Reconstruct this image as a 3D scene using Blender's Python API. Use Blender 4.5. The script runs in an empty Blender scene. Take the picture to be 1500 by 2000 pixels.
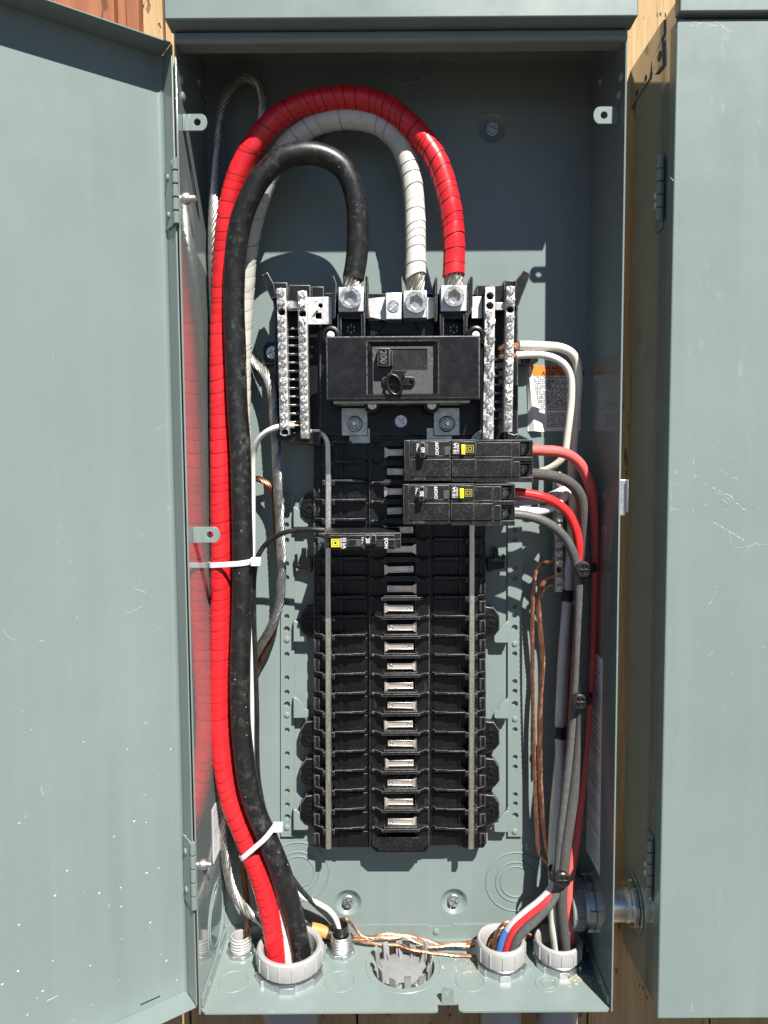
import bpy, bmesh, math, random
from mathutils import Vector, Matrix
from mathutils.geometry import tessellate_polygon

random.seed(7)
SC = bpy.context.scene
COL = SC.collection

# ------------------------------------------------------------------ camera
FPX, CW, CH = 1400.0, 1500.0, 2000.0          # focal length and frame of the photograph, in its pixels
DEPTH, DIST = 0.1025, 0.6275                  # enclosure depth; lens to the enclosure's front plane
PITCH, ROLL = math.atan(95.0 / 1400.0), math.radians(0.40)
CAM = Vector((-0.0169, -(DEPTH + DIST), 0.0))
_f = Vector((0, math.cos(PITCH), -math.sin(PITCH)))
_u0 = Vector((0, math.sin(PITCH), math.cos(PITCH)))
_r0 = Vector((1, 0, 0))
_r = _r0 * math.cos(ROLL) - _u0 * math.sin(ROLL)
_u = _u0 * math.cos(ROLL) + _r0 * math.sin(ROLL)
cd = bpy.data.cameras.new("camera")
cd.sensor_fit = 'VERTICAL'
cd.sensor_height = 24.0
cd.lens = 24.0 * FPX / CH
cd.clip_start, cd.clip_end = 0.01, 500.0
cam = bpy.data.objects.new("camera", cd)
COL.objects.link(cam)
cam.matrix_world = Matrix(((_r.x, _u.x, -_f.x, CAM.x), (_r.y, _u.y, -_f.y, CAM.y),
                           (_r.z, _u.z, -_f.z, CAM.z), (0, 0, 0, 1)))
SC.camera = cam

# ------------------------------------------------------------------ light
SUN_TO = Vector((-0.423, 1.0, -1.29)).normalized()     # the way sunlight travels
world = bpy.data.worlds.new("World")
SC.world = world
world.use_nodes = True
nt = world.node_tree
nt.nodes.clear()
sky = nt.nodes.new("ShaderNodeTexSky")
sky.sky_type = 'NISHITA'
sky.sun_disc = False
sky.sun_elevation = math.asin(-SUN_TO.z)
sky.sun_rotation = math.atan2(-SUN_TO.x, -SUN_TO.y)
sky.air_density, sky.dust_density, sky.ozone_density = 0.5, 0.0, 1.0
sky.altitude = 2500
bgn = nt.nodes.new("ShaderNodeBackground")
bgn.inputs[1].default_value = 0.05
wo = nt.nodes.new("ShaderNodeOutputWorld")
nt.links.new(sky.outputs[0], bgn.inputs[0])
nt.links.new(bgn.outputs[0], wo.inputs[0])
sl = bpy.data.lights.new("sun", 'SUN')
sl.energy = 5.0
sl.angle = math.radians(0.5)
sl.color = (1.0, 0.955, 0.88)
sun = bpy.data.objects.new("sun", sl)
COL.objects.link(sun)
sun.rotation_euler = SUN_TO.to_track_quat('-Z', 'Y').to_euler()
SC.view_settings.view_transform = 'Standard'
SC.view_settings.look = 'None'
SC.view_settings.exposure = 1.10
SC.view_settings.gamma = 1.0
SC.view_settings.use_curve_mapping = False
SC.cycles.max_bounces = 8
SC.cycles.use_denoising = True

# ------------------------------------------------------------------ measuring: a pixel of the photo -> a point at a known depth
def ray(u, v):
    return _f + _r * ((u - CW / 2) / FPX) + _u * ((CH / 2 - v) / FPX)
def P(u, v, t):                 # t = distance in front of the enclosure's back panel (metres)
    d = ray(u, v)
    return CAM + d * ((-t - CAM.y) / d.y)
ZFLOOR = -0.504
def XF(u, v, t): return P(u, v, t).x
def ZF(u, v, t): return P(u, v, t).z
def FU(u, v):                   # point of the enclosure floor seen at a pixel
    d = ray(u, v)
    return CAM + d * ((ZFLOOR - CAM.z) / d.z)
def PX(u, v, x):                # point of a side wall (plane x) seen at a pixel
    d = ray(u, v)
    return CAM + d * ((x - CAM.x) / d.x)

# ------------------------------------------------------------------ mesh builder
class MB:
    def __init__(s): s.v, s.f, s.m = [], [], []
    def add(s, vs, fs, m=0):
        b = len(s.v)
        s.v += [Vector(p) for p in vs]
        s.f += [tuple(i + b for i in f) for f in fs]
        s.m += [m] * len(fs)
        return s
    def box(s, x0, x1, y0, y1, z0, z1, m=0):
        return s.add([(x0,y0,z0),(x1,y0,z0),(x1,y1,z0),(x0,y1,z0),(x0,y0,z1),(x1,y0,z1),(x1,y1,z1),(x0,y1,z1)],
                     [(0,3,2,1),(4,5,6,7),(0,1,5,4),(1,2,6,5),(2,3,7,6),(3,0,4,7)], m)
    def pbox(s, u0, v0, u1, v1, t0, t1, m=0):   # box whose front face fills the given photo rectangle at depth t1
        um, vm = (u0 + u1) / 2, (v0 + v1) / 2
        return s.box(XF(u0, vm, t1), XF(u1, vm, t1), -t1, -t0, ZF(um, v1, t1), ZF(um, v0, t1), m)
    def plate(s, loops, h0, h1, fn, m=0):       # polygon with holes, extruded h0..h1; fn(a, b, h) -> point
        flat = [p for l in loops for p in l]
        n = len(flat)
        tris = tessellate_polygon([[Vector((a, b, 0)) for a, b in l] for l in loops])
        vs = [fn(a, b, h0) for a, b in flat] + [fn(a, b, h1) for a, b in flat]
        fs = [tuple(t) for t in tris] + [tuple(i + n for i in reversed(t)) for t in tris]
        o = 0
        for l in loops:
            k = len(l)
            for i in range(k):
                j = (i + 1) % k
                fs.append((o + i, o + j, o + j + n, o + i + n))
            o += k
        return s.add(vs, fs, m)
    def xz(s, loops, t0, t1, m=0):              # plate facing the viewer, coordinates (x, z), depth t0..t1
        return s.plate(loops, t0, t1, lambda a, b, h: (a, -h, b), m)
    def pix(s, poly, t0, t1, m=0):              # viewer-facing plate from photo pixels measured at depth t1
        return s.xz([[(P(u, v, t1).x, P(u, v, t1).z) for u, v in poly]], t0, t1, m)
    def lathe(s, c, axis, prof, n=20, m=0, cap=True):
        c, ax = Vector(c), Vector(axis).normalized()
        e = ax.orthogonal().normalized(); g = ax.cross(e)
        vs, fs = [], []
        for r, h in prof:
            for i in range(n):
                a = 2 * math.pi * i / n
                vs.append(c + ax * h + (e * math.cos(a) + g * math.sin(a)) * r)
        for k in range(len(prof) - 1):
            for i in range(n):
                j = (i + 1) % n
                fs.append((k*n + i, k*n + j, (k+1)*n + j, (k+1)*n + i))
        if cap:
            fs.append(tuple(range(n))[::-1])
            fs.append(tuple((len(prof)-1)*n + i for i in range(n)))
        return s.add(vs, fs, m)
    def tube(s, pts, R, n=12, m=0, cap=True, flat=None):
        fr = frames(pts)
        vs, fs = [], []
        for k, (p, t, e, g) in enumerate(fr):
            r = R(k / (len(fr) - 1)) if callable(R) else R
            for i in range(n):
                a = 2 * math.pi * i / n
                vs.append(p + (e * math.cos(a) + g * math.sin(a)) * r)
        for k in range(len(fr) - 1):
            for i in range(n):
                j = (i + 1) % n
                fs.append((k*n + i, k*n + j, (k+1)*n + j, (k+1)*n + i))
        if cap:
            fs.append(tuple(range(n))[::-1]); fs.append(tuple((len(fr)-1)*n + i for i in range(n)))
        return s.add(vs, fs, m)
    def strands(s, pts, R, n, pitch, m=0, rs=None, sides=6, core=True, ph=0.0):
        fr = frames(pts); rs = rs or R * math.sin(math.pi / n) / (1 + math.sin(math.pi / n)) * 1.06
        dist = [0.0]
        for a, b in zip(fr, fr[1:]): dist.append(dist[-1] + (b[0] - a[0]).length)
        for q in range(n):
            line = []
            for (p, t, e, g), d in zip(fr, dist):
                a = 2 * math.pi * (q / n + d / pitch) + ph
                line.append(p + (e * math.cos(a) + g * math.sin(a)) * (R - rs))
            s.tube(line, rs, sides, m)
        if core: s.tube(pts, R - rs * 1.2, 8, m)
        return s
    def ribbon(s, pts, w, th, m=0, up=Vector((0, 1, 0)), closed=False):   # flat strap: width w along up, thickness th
        vs, fs = [], []
        N = len(pts)
        for i in range(N):
            a = pts[(i - 1) % N] if closed or i > 0 else pts[i]
            b = pts[(i + 1) % N] if closed or i < N - 1 else pts[i]
            t = (b - a).normalized(); nn = t.cross(up).normalized()
            for dx, dn in ((-.5, -.5), (.5, -.5), (.5, .5), (-.5, .5)):
                vs.append(pts[i] + up * (dx * w) + nn * (dn * th))
        for i in range(N if closed else N - 1):
            j = (i + 1) % N
            for k in range(4):
                l = (k + 1) % 4
                fs.append((i*4 + k, i*4 + l, j*4 + l, j*4 + k))
        if not closed: fs += [(3, 2, 1, 0), tuple((N-1)*4 + k for k in range(4))]
        return s.add(vs, fs, m)
    def mesh(s, name, mats, off=Vector((0, 0, 0)), ang=35):
        me = bpy.data.meshes.new(name)
        me.from_pydata([p - off for p in s.v], [], s.f)
        for mt in mats: me.materials.append(MATS[mt] if isinstance(mt, str) else mt)
        me.polygons.foreach_set("material_index", s.m)
        bm = bmesh.new(); bm.from_mesh(me)
        bmesh.ops.recalc_face_normals(bm, faces=bm.faces)
        bm.to_mesh(me); bm.free()
        me.polygons.foreach_set("use_smooth", [True] * len(me.polygons))
        me.set_sharp_from_angle(angle=math.radians(ang))
        me.update()
        return me

def frames(pts):
    out = []; N = len(pts); e = None
    for i in range(N):
        t = (pts[min(i + 1, N - 1)] - pts[max(i - 1, 0)]).normalized()
        if e is None:
            e = t.cross(Vector((0, 1, 0)))
            if e.length < .1: e = t.orthogonal()
            e.normalize()
        else:
            e = (e - t * e.dot(t)).normalized()
        out.append((pts[i], t, e, t.cross(e)))
    return out

def smooth_path(ctrl, step=0.004):
    pts = [Vector(p) for p in ctrl]; out = []
    ext = [pts[0] * 2 - pts[1]] + pts + [pts[-1] * 2 - pts[-2]]
    for i in range(1, len(ext) - 2):
        p0, p1, p2, p3 = ext[i-1], ext[i], ext[i+1], ext[i+2]
        n = max(2, int((p2 - p1).length / step))
        k0 = max((p1-p0).length, 1e-6) ** .5; k1 = max((p2-p1).length, 1e-6) ** .5; k2 = max((p3-p2).length, 1e-6) ** .5
        m1 = ((p1 - p0) / k0 - (p2 - p0) / (k0 + k1) + (p2 - p1) / k1) * k1
        m2 = ((p2 - p1) / k1 - (p3 - p1) / (k1 + k2) + (p3 - p2) / k2) * k1
        for j in range(n):
            x = j / n
            out.append(p1*(2*x**3-3*x*x+1) + m1*(x**3-2*x*x+x) + p2*(-2*x**3+3*x*x) + m2*(x**3-x*x))
    out.append(pts[-1])
    return out
def ppath(lst, step=0.004): return smooth_path([P(*p) for p in lst], step)

def circ(cx, cz, r, n=20, a0=0.0):
    return [(cx + r * math.cos(a0 + 2*math.pi*i/n), cz + r * math.sin(a0 + 2*math.pi*i/n)) for i in range(n)]
def rect(x0, x1, z0, z1): return [(x0, z0), (x1, z0), (x1, z1), (x0, z1)]

# ------------------------------------------------------------------ objects
ORG = {}
def thing(name, label, cat, loc, group=None, kind=None):
    o = bpy.data.objects.new(name, None); COL.objects.link(o)
    o.location = loc; o.empty_display_size = 0.01
    o["label"] = label; o["category"] = cat
    if group: o["group"] = group
    if kind: o["kind"] = kind
    ORG[o.name] = Vector(loc)
    return o
def part(name, mb, mats, parent=None, bevel=0, seg=2, pale_edge=False, ang=35, label=None):
    if isinstance(mats, str): mats = [mats]
    off = ORG[parent.name] if parent else Vector((0, 0, 0))
    me = mb.mesh(name, mats, off, ang)
    o = bpy.data.objects.new(name, me); COL.objects.link(o)
    if parent:
        o.parent = parent
    ORG[o.name] = off
    if bevel: bev(o, bevel, seg, pale_edge)
    if label: o["label"] = label
    return o
def bev(o, w, seg=2, pale_edge=False):
    m = o.modifiers.new("bevel", 'BEVEL'); m.width = w; m.segments = seg
    m.limit_method = 'ANGLE'; m.angle_limit = math.radians(40)
    if pale_edge: m.material = 1  # bevel faces take a paler colour: edge wear plus painted-in highlights
def inst(name, me, parent, pos, rot=None, bevel=0, seg=2, pale_edge=False):
    o = bpy.data.objects.new(name, me); COL.objects.link(o)
    o.parent = parent
    off = ORG[parent.name]
    o.location = Vector(pos) - off
    if rot: o.rotation_euler = rot
    ORG[o.name] = Vector(pos)
    if bevel: bev(o, bevel, seg, pale_edge)
    return o
def lone(name, mb, mats, label, cat, group=None, bevel=0, seg=2, ang=35, org=None):   # a thing that is one mesh
    if isinstance(mats, str): mats = [mats]
    org = org if org is not None else min(mb.v, key=lambda p: p.z).copy()
    o = bpy.data.objects.new(name, mb.mesh(name, mats, org, ang)); COL.objects.link(o)
    o.location = org
    o["label"] = label; o["category"] = cat
    if group: o["group"] = group
    if bevel: bev(o, bevel, seg)
    ORG[o.name] = org
    return o
def text(name, s, size, mat, parent, u, v, t, rot=0, bold=0.0, center=True, spacing=1.0, plane=None):
    cu = bpy.data.curves.new("txt", 'FONT'); cu.body = s; cu.size = size; cu.offset = bold; cu.space_character = spacing
    cu.resolution_u = 3
    if center: cu.align_x = 'CENTER'; cu.align_y = 'CENTER'
    ob = bpy.data.objects.new("txt", cu)
    me = bpy.data.meshes.new_from_object(ob)
    bpy.data.objects.remove(ob)
    p = P(u, v, t) if plane is None else plane
    off = ORG[parent.name]
    for vt in me.vertices:
        x, y = vt.co.x, vt.co.y
        if rot == 90: x, y = -y, x
        elif rot == -90: x, y = y, -x
        vt.co = Vector((p.x + x, p.y, p.z + y)) - off
    me.materials.clear(); me.materials.append(MATS[mat])
    me.name = name
    o = bpy.data.objects.new(name, me); COL.objects.link(o); o.parent = parent
    ORG[o.name] = off
    return o

# ------------------------------------------------------------------ materials
MATS = {}
def N(nt, kind, **kw):
    n = nt.nodes.new(kind)
    for k, v in kw.items():
        if k.startswith('_'): setattr(n, k[1:], v)
        else: n.inputs[k.replace('__', ' ')].default_value = v
    return n
def noise(nt, co, scale, detail=4, rough=.55, stretch=None):
    if stretch:
        mp = nt.nodes.new("ShaderNodeMapping"); mp.inputs["Scale"].default_value = stretch
        nt.links.new(co, mp.inputs[0]); co = mp.outputs[0]
    n = N(nt, "ShaderNodeTexNoise", Scale=scale, Detail=detail, Roughness=rough)
    nt.links.new(co, n.inputs["Vector"])
    return n.outputs[0]
def ramp(nt, fac, a, b, ca=(0,0,0,1), cb=(1,1,1,1)):
    r = nt.nodes.new("ShaderNodeValToRGB")
    r.color_ramp.elements[0].position = a; r.color_ramp.elements[1].position = b
    r.color_ramp.elements[0].color = ca; r.color_ramp.elements[1].color = cb
    nt.links.new(fac, r.inputs[0])
    return r.outputs[0]
def mix(nt, fac, a, b):
    m = nt.nodes.new("ShaderNodeMix"); m.data_type = 'RGBA'
    for sock, val in ((m.inputs[0], fac), (m.inputs[6], a), (m.inputs[7], b)):
        if isinstance(val, (int, float)): sock.default_value = val
        elif isinstance(val, tuple): sock.default_value = val if len(val) == 4 else (*val, 1)
        else: nt.links.new(val, sock)
    return m.outputs[2]
def mul(nt, a, b, op='MULTIPLY'):
    m = nt.nodes.new("ShaderNodeMath"); m.operation = op
    for s, v in ((m.inputs[0], a), (m.inputs[1], b)):
        if isinstance(v, (int, float)): s.default_value = v
        else: nt.links.new(v, s)
    return m.outputs[0]
def material(name, col, rough=.4, metal=0.0, var=.12, vscale=60, bump=0.0, bscale=400, dust=0.0, dustcol=(.5,.5,.48),
             dscale=90, spec=.5, stretch=None, rvar=.12, obj=False):
    m = bpy.data.materials.new(name); m.use_nodes = True; MATS[name] = m
    nt = m.node_tree; bs = nt.nodes["Principled BSDF"]
    if obj: co = nt.nodes.new("ShaderNodeTexCoord").outputs["Object"]
    else: co = nt.nodes.new("ShaderNodeNewGeometry").outputs["Position"]
    c = (*col, 1)
    n1 = noise(nt, co, vscale, 5, .6, stretch)
    dark = tuple(x * (1 - var) for x in col); light = tuple(min(1, x * (1 + var)) for x in col)
    cc = mix(nt, ramp(nt, n1, .3, .7), dark, light)
    if dust:
        n2 = noise(nt, co, dscale, 8, .72)
        n3 = noise(nt, co, dscale * .21, 3, .5)
        f = mul(nt, ramp(nt, n2, .50, .72), mul(nt, ramp(nt, n3, .35, .7), dust))
        cc = mix(nt, f, cc, dustcol)
    nt.links.new(cc, bs.inputs["Base Color"])
    bs.inputs["Metallic"].default_value = metal
    bs.inputs["Specular IOR Level"].default_value = spec
    r = ramp(nt, noise(nt, co, vscale * 1.7, 4, .6), .25, .75,
             (max(.02, rough - rvar),) * 3 + (1,), (min(1, rough + rvar),) * 3 + (1,))
    nt.links.new(r, bs.inputs["Roughness"])
    if bump:
        b = N(nt, "ShaderNodeBump", Strength=bump, Distance=.0006)
        nt.links.new(noise(nt, co, bscale, 5, .6, stretch), b.inputs["Height"])
        nt.links.new(b.outputs[0], bs.inputs["Normal"])
    return m

PAINT = (0.170, 0.214, 0.208)
def paint(name, rough=.27, specks=0.0, scuff=.25, ior=1.5, bump=.035, coat=0.0):
    m = bpy.data.materials.new(name); m.use_nodes = True; MATS[name] = m
    nt = m.node_tree; bs = nt.nodes["Principled BSDF"]
    co = nt.nodes.new("ShaderNodeNewGeometry").outputs["Position"]
    big = noise(nt, co, 5.5, 3, .5)
    fine = noise(nt, co, 240, 4, .6)
    c = mix(nt, ramp(nt, big, .3, .7), tuple(x * .95 for x in PAINT), tuple(x * 1.05 for x in PAINT))
    c = mix(nt, mul(nt, ramp(nt, fine, .4, .7), .10), c, (.22, .28, .27))
    run = noise(nt, co, 30, 5, .6, (1.0, 1.0, .045))          # rain runs and chalking
    c = mix(nt, mul(nt, ramp(nt, run, .48, .74), .30), c, tuple(x * 1.22 + .015 for x in PAINT))
    run2 = noise(nt, co, 17, 4, .55, (1.0, 1.0, .10))
    c = mix(nt, mul(nt, ramp(nt, run2, .50, .78), .30), c, tuple(x * .80 for x in PAINT))
    # rubbed, chalky scuffs
    s1 = noise(nt, co, 46, 8, .75, (1.0, 1.0, .28)); s2 = noise(nt, co, 6.0, 2, .5)
    sc = mul(nt, ramp(nt, s1, .60, .78), mul(nt, ramp(nt, s2, .48, .68), scuff))
    c = mix(nt, sc, c, (.38, .46, .44))
    # hairline scratches: thin bands of a warped noise, kept to a few patches
    h = noise(nt, co, 13, 2, .5, (1.6, 1.6, .9))
    hb = mul(nt, mul(nt, h, .5, 'SUBTRACT'), 1.0, 'ABSOLUTE')
    hl = ramp(nt, hb, .0, .0022, (1,1,1,1), (0,0,0,1))
    hm = ramp(nt, noise(nt, co, 21, 3, .5), .64, .70)
    c = mix(nt, mul(nt, mul(nt, hl, hm), .22), c, (.72, .78, .76))
    if specks:
        vo = N(nt, "ShaderNodeTexVoronoi", Scale=95, Randomness=1.0)
        mp = nt.nodes.new("ShaderNodeMapping"); mp.inputs["Scale"].default_value = (1.0, 1.0, 1.25)
        nt.links.new(co, mp.inputs[0]); nt.links.new(mp.outputs[0], vo.inputs["Vector"])
        dist = ramp(nt, vo.outputs["Distance"], .045, .10, (1,1,1,1), (0,0,0,1))
        sep = nt.nodes.new("ShaderNodeSeparateColor"); nt.links.new(vo.outputs["Color"], sep.inputs[0])
        pick = ramp(nt, sep.outputs[0], .48, .50)
        patch = ramp(nt, noise(nt, co, 7.0, 2, .5, (2.2, 2.2, .45)), .47, .60)
        sz = nt.nodes.new("ShaderNodeSeparateXYZ"); nt.links.new(co, sz.inputs[0])
        low = nt.nodes.new("ShaderNodeMapRange"); low.inputs[1].default_value = .05; low.inputs[2].default_value = -.34
        low.inputs[3].default_value = .03; low.inputs[4].default_value = 1.0
        nt.links.new(sz.outputs[2], low.inputs[0])
        c = mix(nt, mul(nt, mul(nt, mul(nt, dist, pick), mul(nt, patch, low.outputs[0])), specks), c, (.85, .86, .84))
    nt.links.new(c, bs.inputs["Base Color"])
    r = ramp(nt, noise(nt, co, 18, 5, .6), .25, .75, (max(.04, rough - .06),) * 3 + (1,), (rough + .08,) * 3 + (1,))
    nt.links.new(mix(nt, sc, r, (.6, .6, .6)), bs.inputs["Roughness"])
    bs.inputs["IOR"].default_value = ior
    bs.inputs["Coat Weight"].default_value = coat
    bs.inputs["Coat Roughness"].default_value = .05
    bs.inputs["Coat IOR"].default_value = 1.9
    b = N(nt, "ShaderNodeBump", Strength=bump, Distance=.0008)
    nt.links.new(noise(nt, co, 260, 3, .5), b.inputs["Height"])
    b2 = N(nt, "ShaderNodeBump", Strength=.5 if coat == 0 else .15, Distance=.0022)      # sheet metal is never quite flat
    nt.links.new(noise(nt, co, 9, 2, .5), b2.inputs["Height"])
    nt.links.new(b2.outputs[0], b.inputs["Normal"])
    nt.links.new(b.outputs[0], bs.inputs["Normal"])
    return m

paint("paint", .30)
paint("paint_side", .08, scuff=.08, ior=1.9, bump=.010, coat=.30)
paint("paint_gloss", .10, scuff=.08, ior=1.9, bump=.010, coat=.45)
paint("paint_door", .30, specks=.95, scuff=.2)
paint("paint_scuffed", .30, scuff=.65)
material("scratch_white", (.46, .52, .50), .6, var=.35, vscale=400)
material("plastic", (.0048, .0049, .0053), .36, var=.25, vscale=50, bump=.12, bscale=900, dust=.16, dustcol=(.09,.092,.09), dscale=260, spec=.36)
material("plastic_dusty", (.0062, .0063, .0066), .44, var=.3, vscale=60, bump=.3, bscale=1400, dust=.38, dustcol=(.18,.18,.175), dscale=420, spec=.36)
material("plastic_worn_glint", (.075, .077, .077), .45, var=.8, vscale=330, dust=.55, dustcol=(.40,.41,.40), dscale=300)  # scuffs and marks; on bevels also edge highlights put into the colour
material("plastic_texture", (.050, .051, .051), .6, var=.4, vscale=900, bump=.6, bscale=1800)
material("zinc", (.60, .615, .63), .42, 1.0, var=.10, vscale=200, bump=.08, bscale=900, rvar=.1)
material("zinc_blue", (.76, .745, .70), .40, 1.0, var=.12, vscale=300, rvar=.1)
material("galvanised", (.60, .59, .575), .50, 1.0, var=.16, vscale=220, bump=.12, bscale=700)
material("steel_dull", (.42, .42, .38), .38, 1.0, var=.25, vscale=120)
material("nickel", (.72, .68, .60), .32, 1.0, var=.12, vscale=200)
material("aluminium", (.44, .435, .415), .42, 1.0, var=.25, vscale=160, bump=.2, bscale=700)
material("aluminium_rail", (.66, .64, .57), .42, 1.0, var=.22, vscale=260, bump=.3, bscale=900, stretch=(1,1,.12))
material("lug_alu", (.60, .61, .62), .48, 1.0, var=.08, vscale=300, bump=.12, bscale=1200)
material("tin_copper", (.70, .60, .51), .34, .68, var=.26, vscale=45)
material("copper", (.52, .27, .17), .42, 1.0, var=.35, vscale=110, bump=.1, bscale=600)
material("copper_dark", (.26, .135, .08), .42, 1.0, var=.35, vscale=110)
material("tape_red", (.60, .017, .024), .31, var=.16, vscale=26, bump=.38, bscale=90, dust=.62, dustcol=(.10,.012,.013), dscale=85)
material("tape_red_seam", (.20, .006, .008), .5)
material("tape_white", (.54, .53, .49), .34, var=.12, vscale=30, bump=.35, bscale=95, dust=.95, dustcol=(.25,.22,.175), dscale=60)
material("tape_white_seam", (.30, .29, .27), .6)
material("cable_black", (.0085, .0085, .009), .38, var=.3, vscale=60, bump=.16, bscale=260, dust=.55, dustcol=(.17,.165,.155), dscale=150, stretch=(1,1,.4))
material("wire_cream", (.64, .62, .545), .34, var=.06, vscale=60, dust=.18, dustcol=(.36,.33,.27))
material("wire_white", (.66, .66, .63), .34, var=.06, vscale=60, dust=.15, dustcol=(.40,.38,.35))
material("wire_greywhite", (.46, .465, .49), .36, var=.08, vscale=60, dust=.25, dustcol=(.28,.27,.26))
material("wire_red", (.66, .030, .034), .30, var=.08, vscale=50, dust=.2, dustcol=(.5,.2,.18), dscale=300)
material("wire_pink", (.72, .105, .095), .62, var=.16, vscale=900, bump=.5, bscale=1600, dust=.4, dustcol=(.72,.32,.28), dscale=700)
material("wire_black", (.012, .012, .013), .36, var=.3, dust=.45, dustcol=(.15,.15,.14), dscale=300)
material("wire_felt", (.066, .064, .060), .85, var=.5, vscale=900, bump=.9, bscale=1700, dust=.6, dustcol=(.26,.25,.22), dscale=700)
material("wire_grey", (.085, .086, .086), .5, var=.2, vscale=200, dust=.4, dustcol=(.25,.25,.24), dscale=300)
material("tape_blue", (.065, .19, .52), .35)
material("pvc_grey", (.315, .315, .31), .42, var=.06, vscale=50, dust=.2, dustcol=(.42,.41,.38))
material("pvc_plug", (.215, .22, .225), .5, var=.10, vscale=90, dust=.35, dustcol=(.36,.35,.34))
material("nylon", (.66, .65, .68), .38, var=.05)
material("nylon_black", (.014, .014, .014), .35, var=.2)
material("label_white", (.76, .76, .77), .45, var=.04)
material("label_orange", (.86, .21, .02), .42, var=.04)
material("ink", (.016, .016, .018), .6, var=.05)
material("ink_white", (.55, .55, .54), .5, var=.12)
material("ink_yellow", (.78, .66, .02), .45, var=.06)
material("print_grey", (.34, .34, .35), .6, var=.1)
material("ink_dull_yellow", (.30, .255, .03), .5, var=.08)
material("debris", (.34, .27, .17), .8, var=.4, vscale=300)
material("bar_metal", (.64, .63, .60), .46, 1.0, var=.18, vscale=420, bump=.25, bscale=1500)
material("strand_metal", (.40, .385, .33), .40, 1.0, var=.25, vscale=260)
material("pipe_metal", (.74, .735, .72), .27, 1.0, var=.12, vscale=120, bump=.1, bscale=900)
material("pvc_grey_shaded", (.20, .205, .21), .42, var=.06, vscale=50)  # the grey pvc darkened, shade painted into the wall bushing's colour
material("plastic_window", (.018, .020, .019), .28, var=.35, vscale=500, dust=.3, dustcol=(.10,.11,.10), dscale=500)
material("ink_orange", (.85, .24, .06), .5)
material("rubber", (.010, .010, .012), .55)
material("pvc_conduit", (.30, .315, .33), .45, var=.06)
# ================================================================== setting: ground and the wall behind
def wood(name, col, dark, scale=1.0, bump=.5):
    m = bpy.data.materials.new(name); m.use_nodes = True; MATS[name] = m
    nt = m.node_tree; bs = nt.nodes["Principled BSDF"]
    co = nt.nodes.new("ShaderNodeNewGeometry").outputs["Position"]
    g = noise(nt, co, 26 * scale, 7, .65, (3.2, 3.2, .16))
    g2 = noise(nt, co, 120 * scale, 4, .6, (2.5, 2.5, .10))
    pits = noise(nt, co, 95 * scale, 3, .5, (1.6, 1.6, .45))
    c = mix(nt, ramp(nt, g, .34, .68), dark, col)
    c = mix(nt, mul(nt, ramp(nt, g2, .45, .7), .35), c, tuple(x * .62 for x in col))
    pf = ramp(nt, pits, .64, .69)
    c = mix(nt, mul(nt, pf, .75), c, tuple(x * .28 for x in dark))
    nt.links.new(c, bs.inputs["Base Color"])
    bs.inputs["Roughness"].default_value = .8
    b = N(nt, "ShaderNodeBump", Strength=bump, Distance=.0035)
    nt.links.new(mix(nt, pf, mix(nt, .4, g, g2), (0., 0., 0.)), b.inputs["Height"])
    nt.links.new(b.outputs[0], bs.inputs["Normal"])
wood("siding", (.52, .36, .185), (.35, .225, .105), 1.0, 1.0)
wood("cedar", (.33, .125, .055), (.22, .075, .032), .7, .2)
material("ground", (.065, .054, .044), .9, var=.3, vscale=6, bump=.4, bscale=40)

g = MB(); g.add([(-60, -60, -1.55), (60, -60, -1.55), (60, 60, -1.55), (-60, 60, -1.55)], [(0, 1, 2, 3)])
go = part("ground", g, "ground"); go["kind"] = "structure"

wall = thing("wood_siding_wall", "tan rough sawn wood siding behind the grey enclosures", "siding wall", (0, .012, -1.5))
edges = [-1.6, -1.2, -.80, -.52, -.395, -.30, -.232, -.13, -.05, .085, .2015, .335, .42, .60, .8, 1.2, 1.6]
for a, b in zip(edges, edges[1:]):
    part("siding_board", MB().box(a + .0012, b - .0012, .012, .028, -1.5, 1.2), "siding", wall, bevel=.0012)
part("backing_sheet", MB().box(-1.6, 1.6, .030, .04, -1.5, 1.2), "siding", wall)

ced = thing("cedar_trim", "reddish brown cedar trim boards above the open door", "wood trim", P(180, 40, 0))
xr = P(275, 30, -.003).x
for k, (w, tt) in enumerate(((.013, .004), (.010, -.001), (.060, .006), (.062, .003), (.065, .006), (.07, .004))):
    part("cedar_board", MB().box(xr - w + .0008, xr, -tt, .0115, -.15, .9), "cedar", ced, bevel=.001)
    xr -= w

# ================================================================== the open enclosure
D = DEPTH
ZF0, ZCE, ZHOOD = ZFLOOR, .3905, .3628
XW = .189
enc = thing("open_enclosure", "grey painted steel electrical enclosure standing open with its wiring showing", "enclosure", (0, 0, ZF0))
dimples = [P(680, 1763, 0), P(887, 1761, 0), P(962, 250, 0), P(610, 252, 0)]
bk = MB().xz([rect(-XW, XW, ZF0, ZCE)] + [circ(d.x, d.z, .0142, 28) for d in dimples], -.0016, 0)
part("back_panel", bk, "paint", enc)
for d in dimples:
    m = MB().lathe((d.x, 0, d.z), (0, 1, 0), [(.0142, -.0002), (.0128, .0006), (.0105, .0030), (.0080, .0046), (.0072, .0049), (.0, .0049)], 28, cap=False)
    part("mounting_dimple", m, "paint", enc)
part("side_wall", MB().box(-XW - .0016, -XW, -D, .0012, ZF0 - .0016, ZCE), "paint_side", enc, bevel=.0004)
part("side_wall", MB().box(XW, XW + .0016, -D, .0012, ZF0 - .0016, ZCE), "paint_side", enc, bevel=.0004)
part("top_panel", MB().box(-XW - .0030, XW + .0030, -(D - .0043), .0030, ZCE + .0001, ZCE + .0030), "paint", enc)
zl1, zl0 = .3624, .3526
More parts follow.
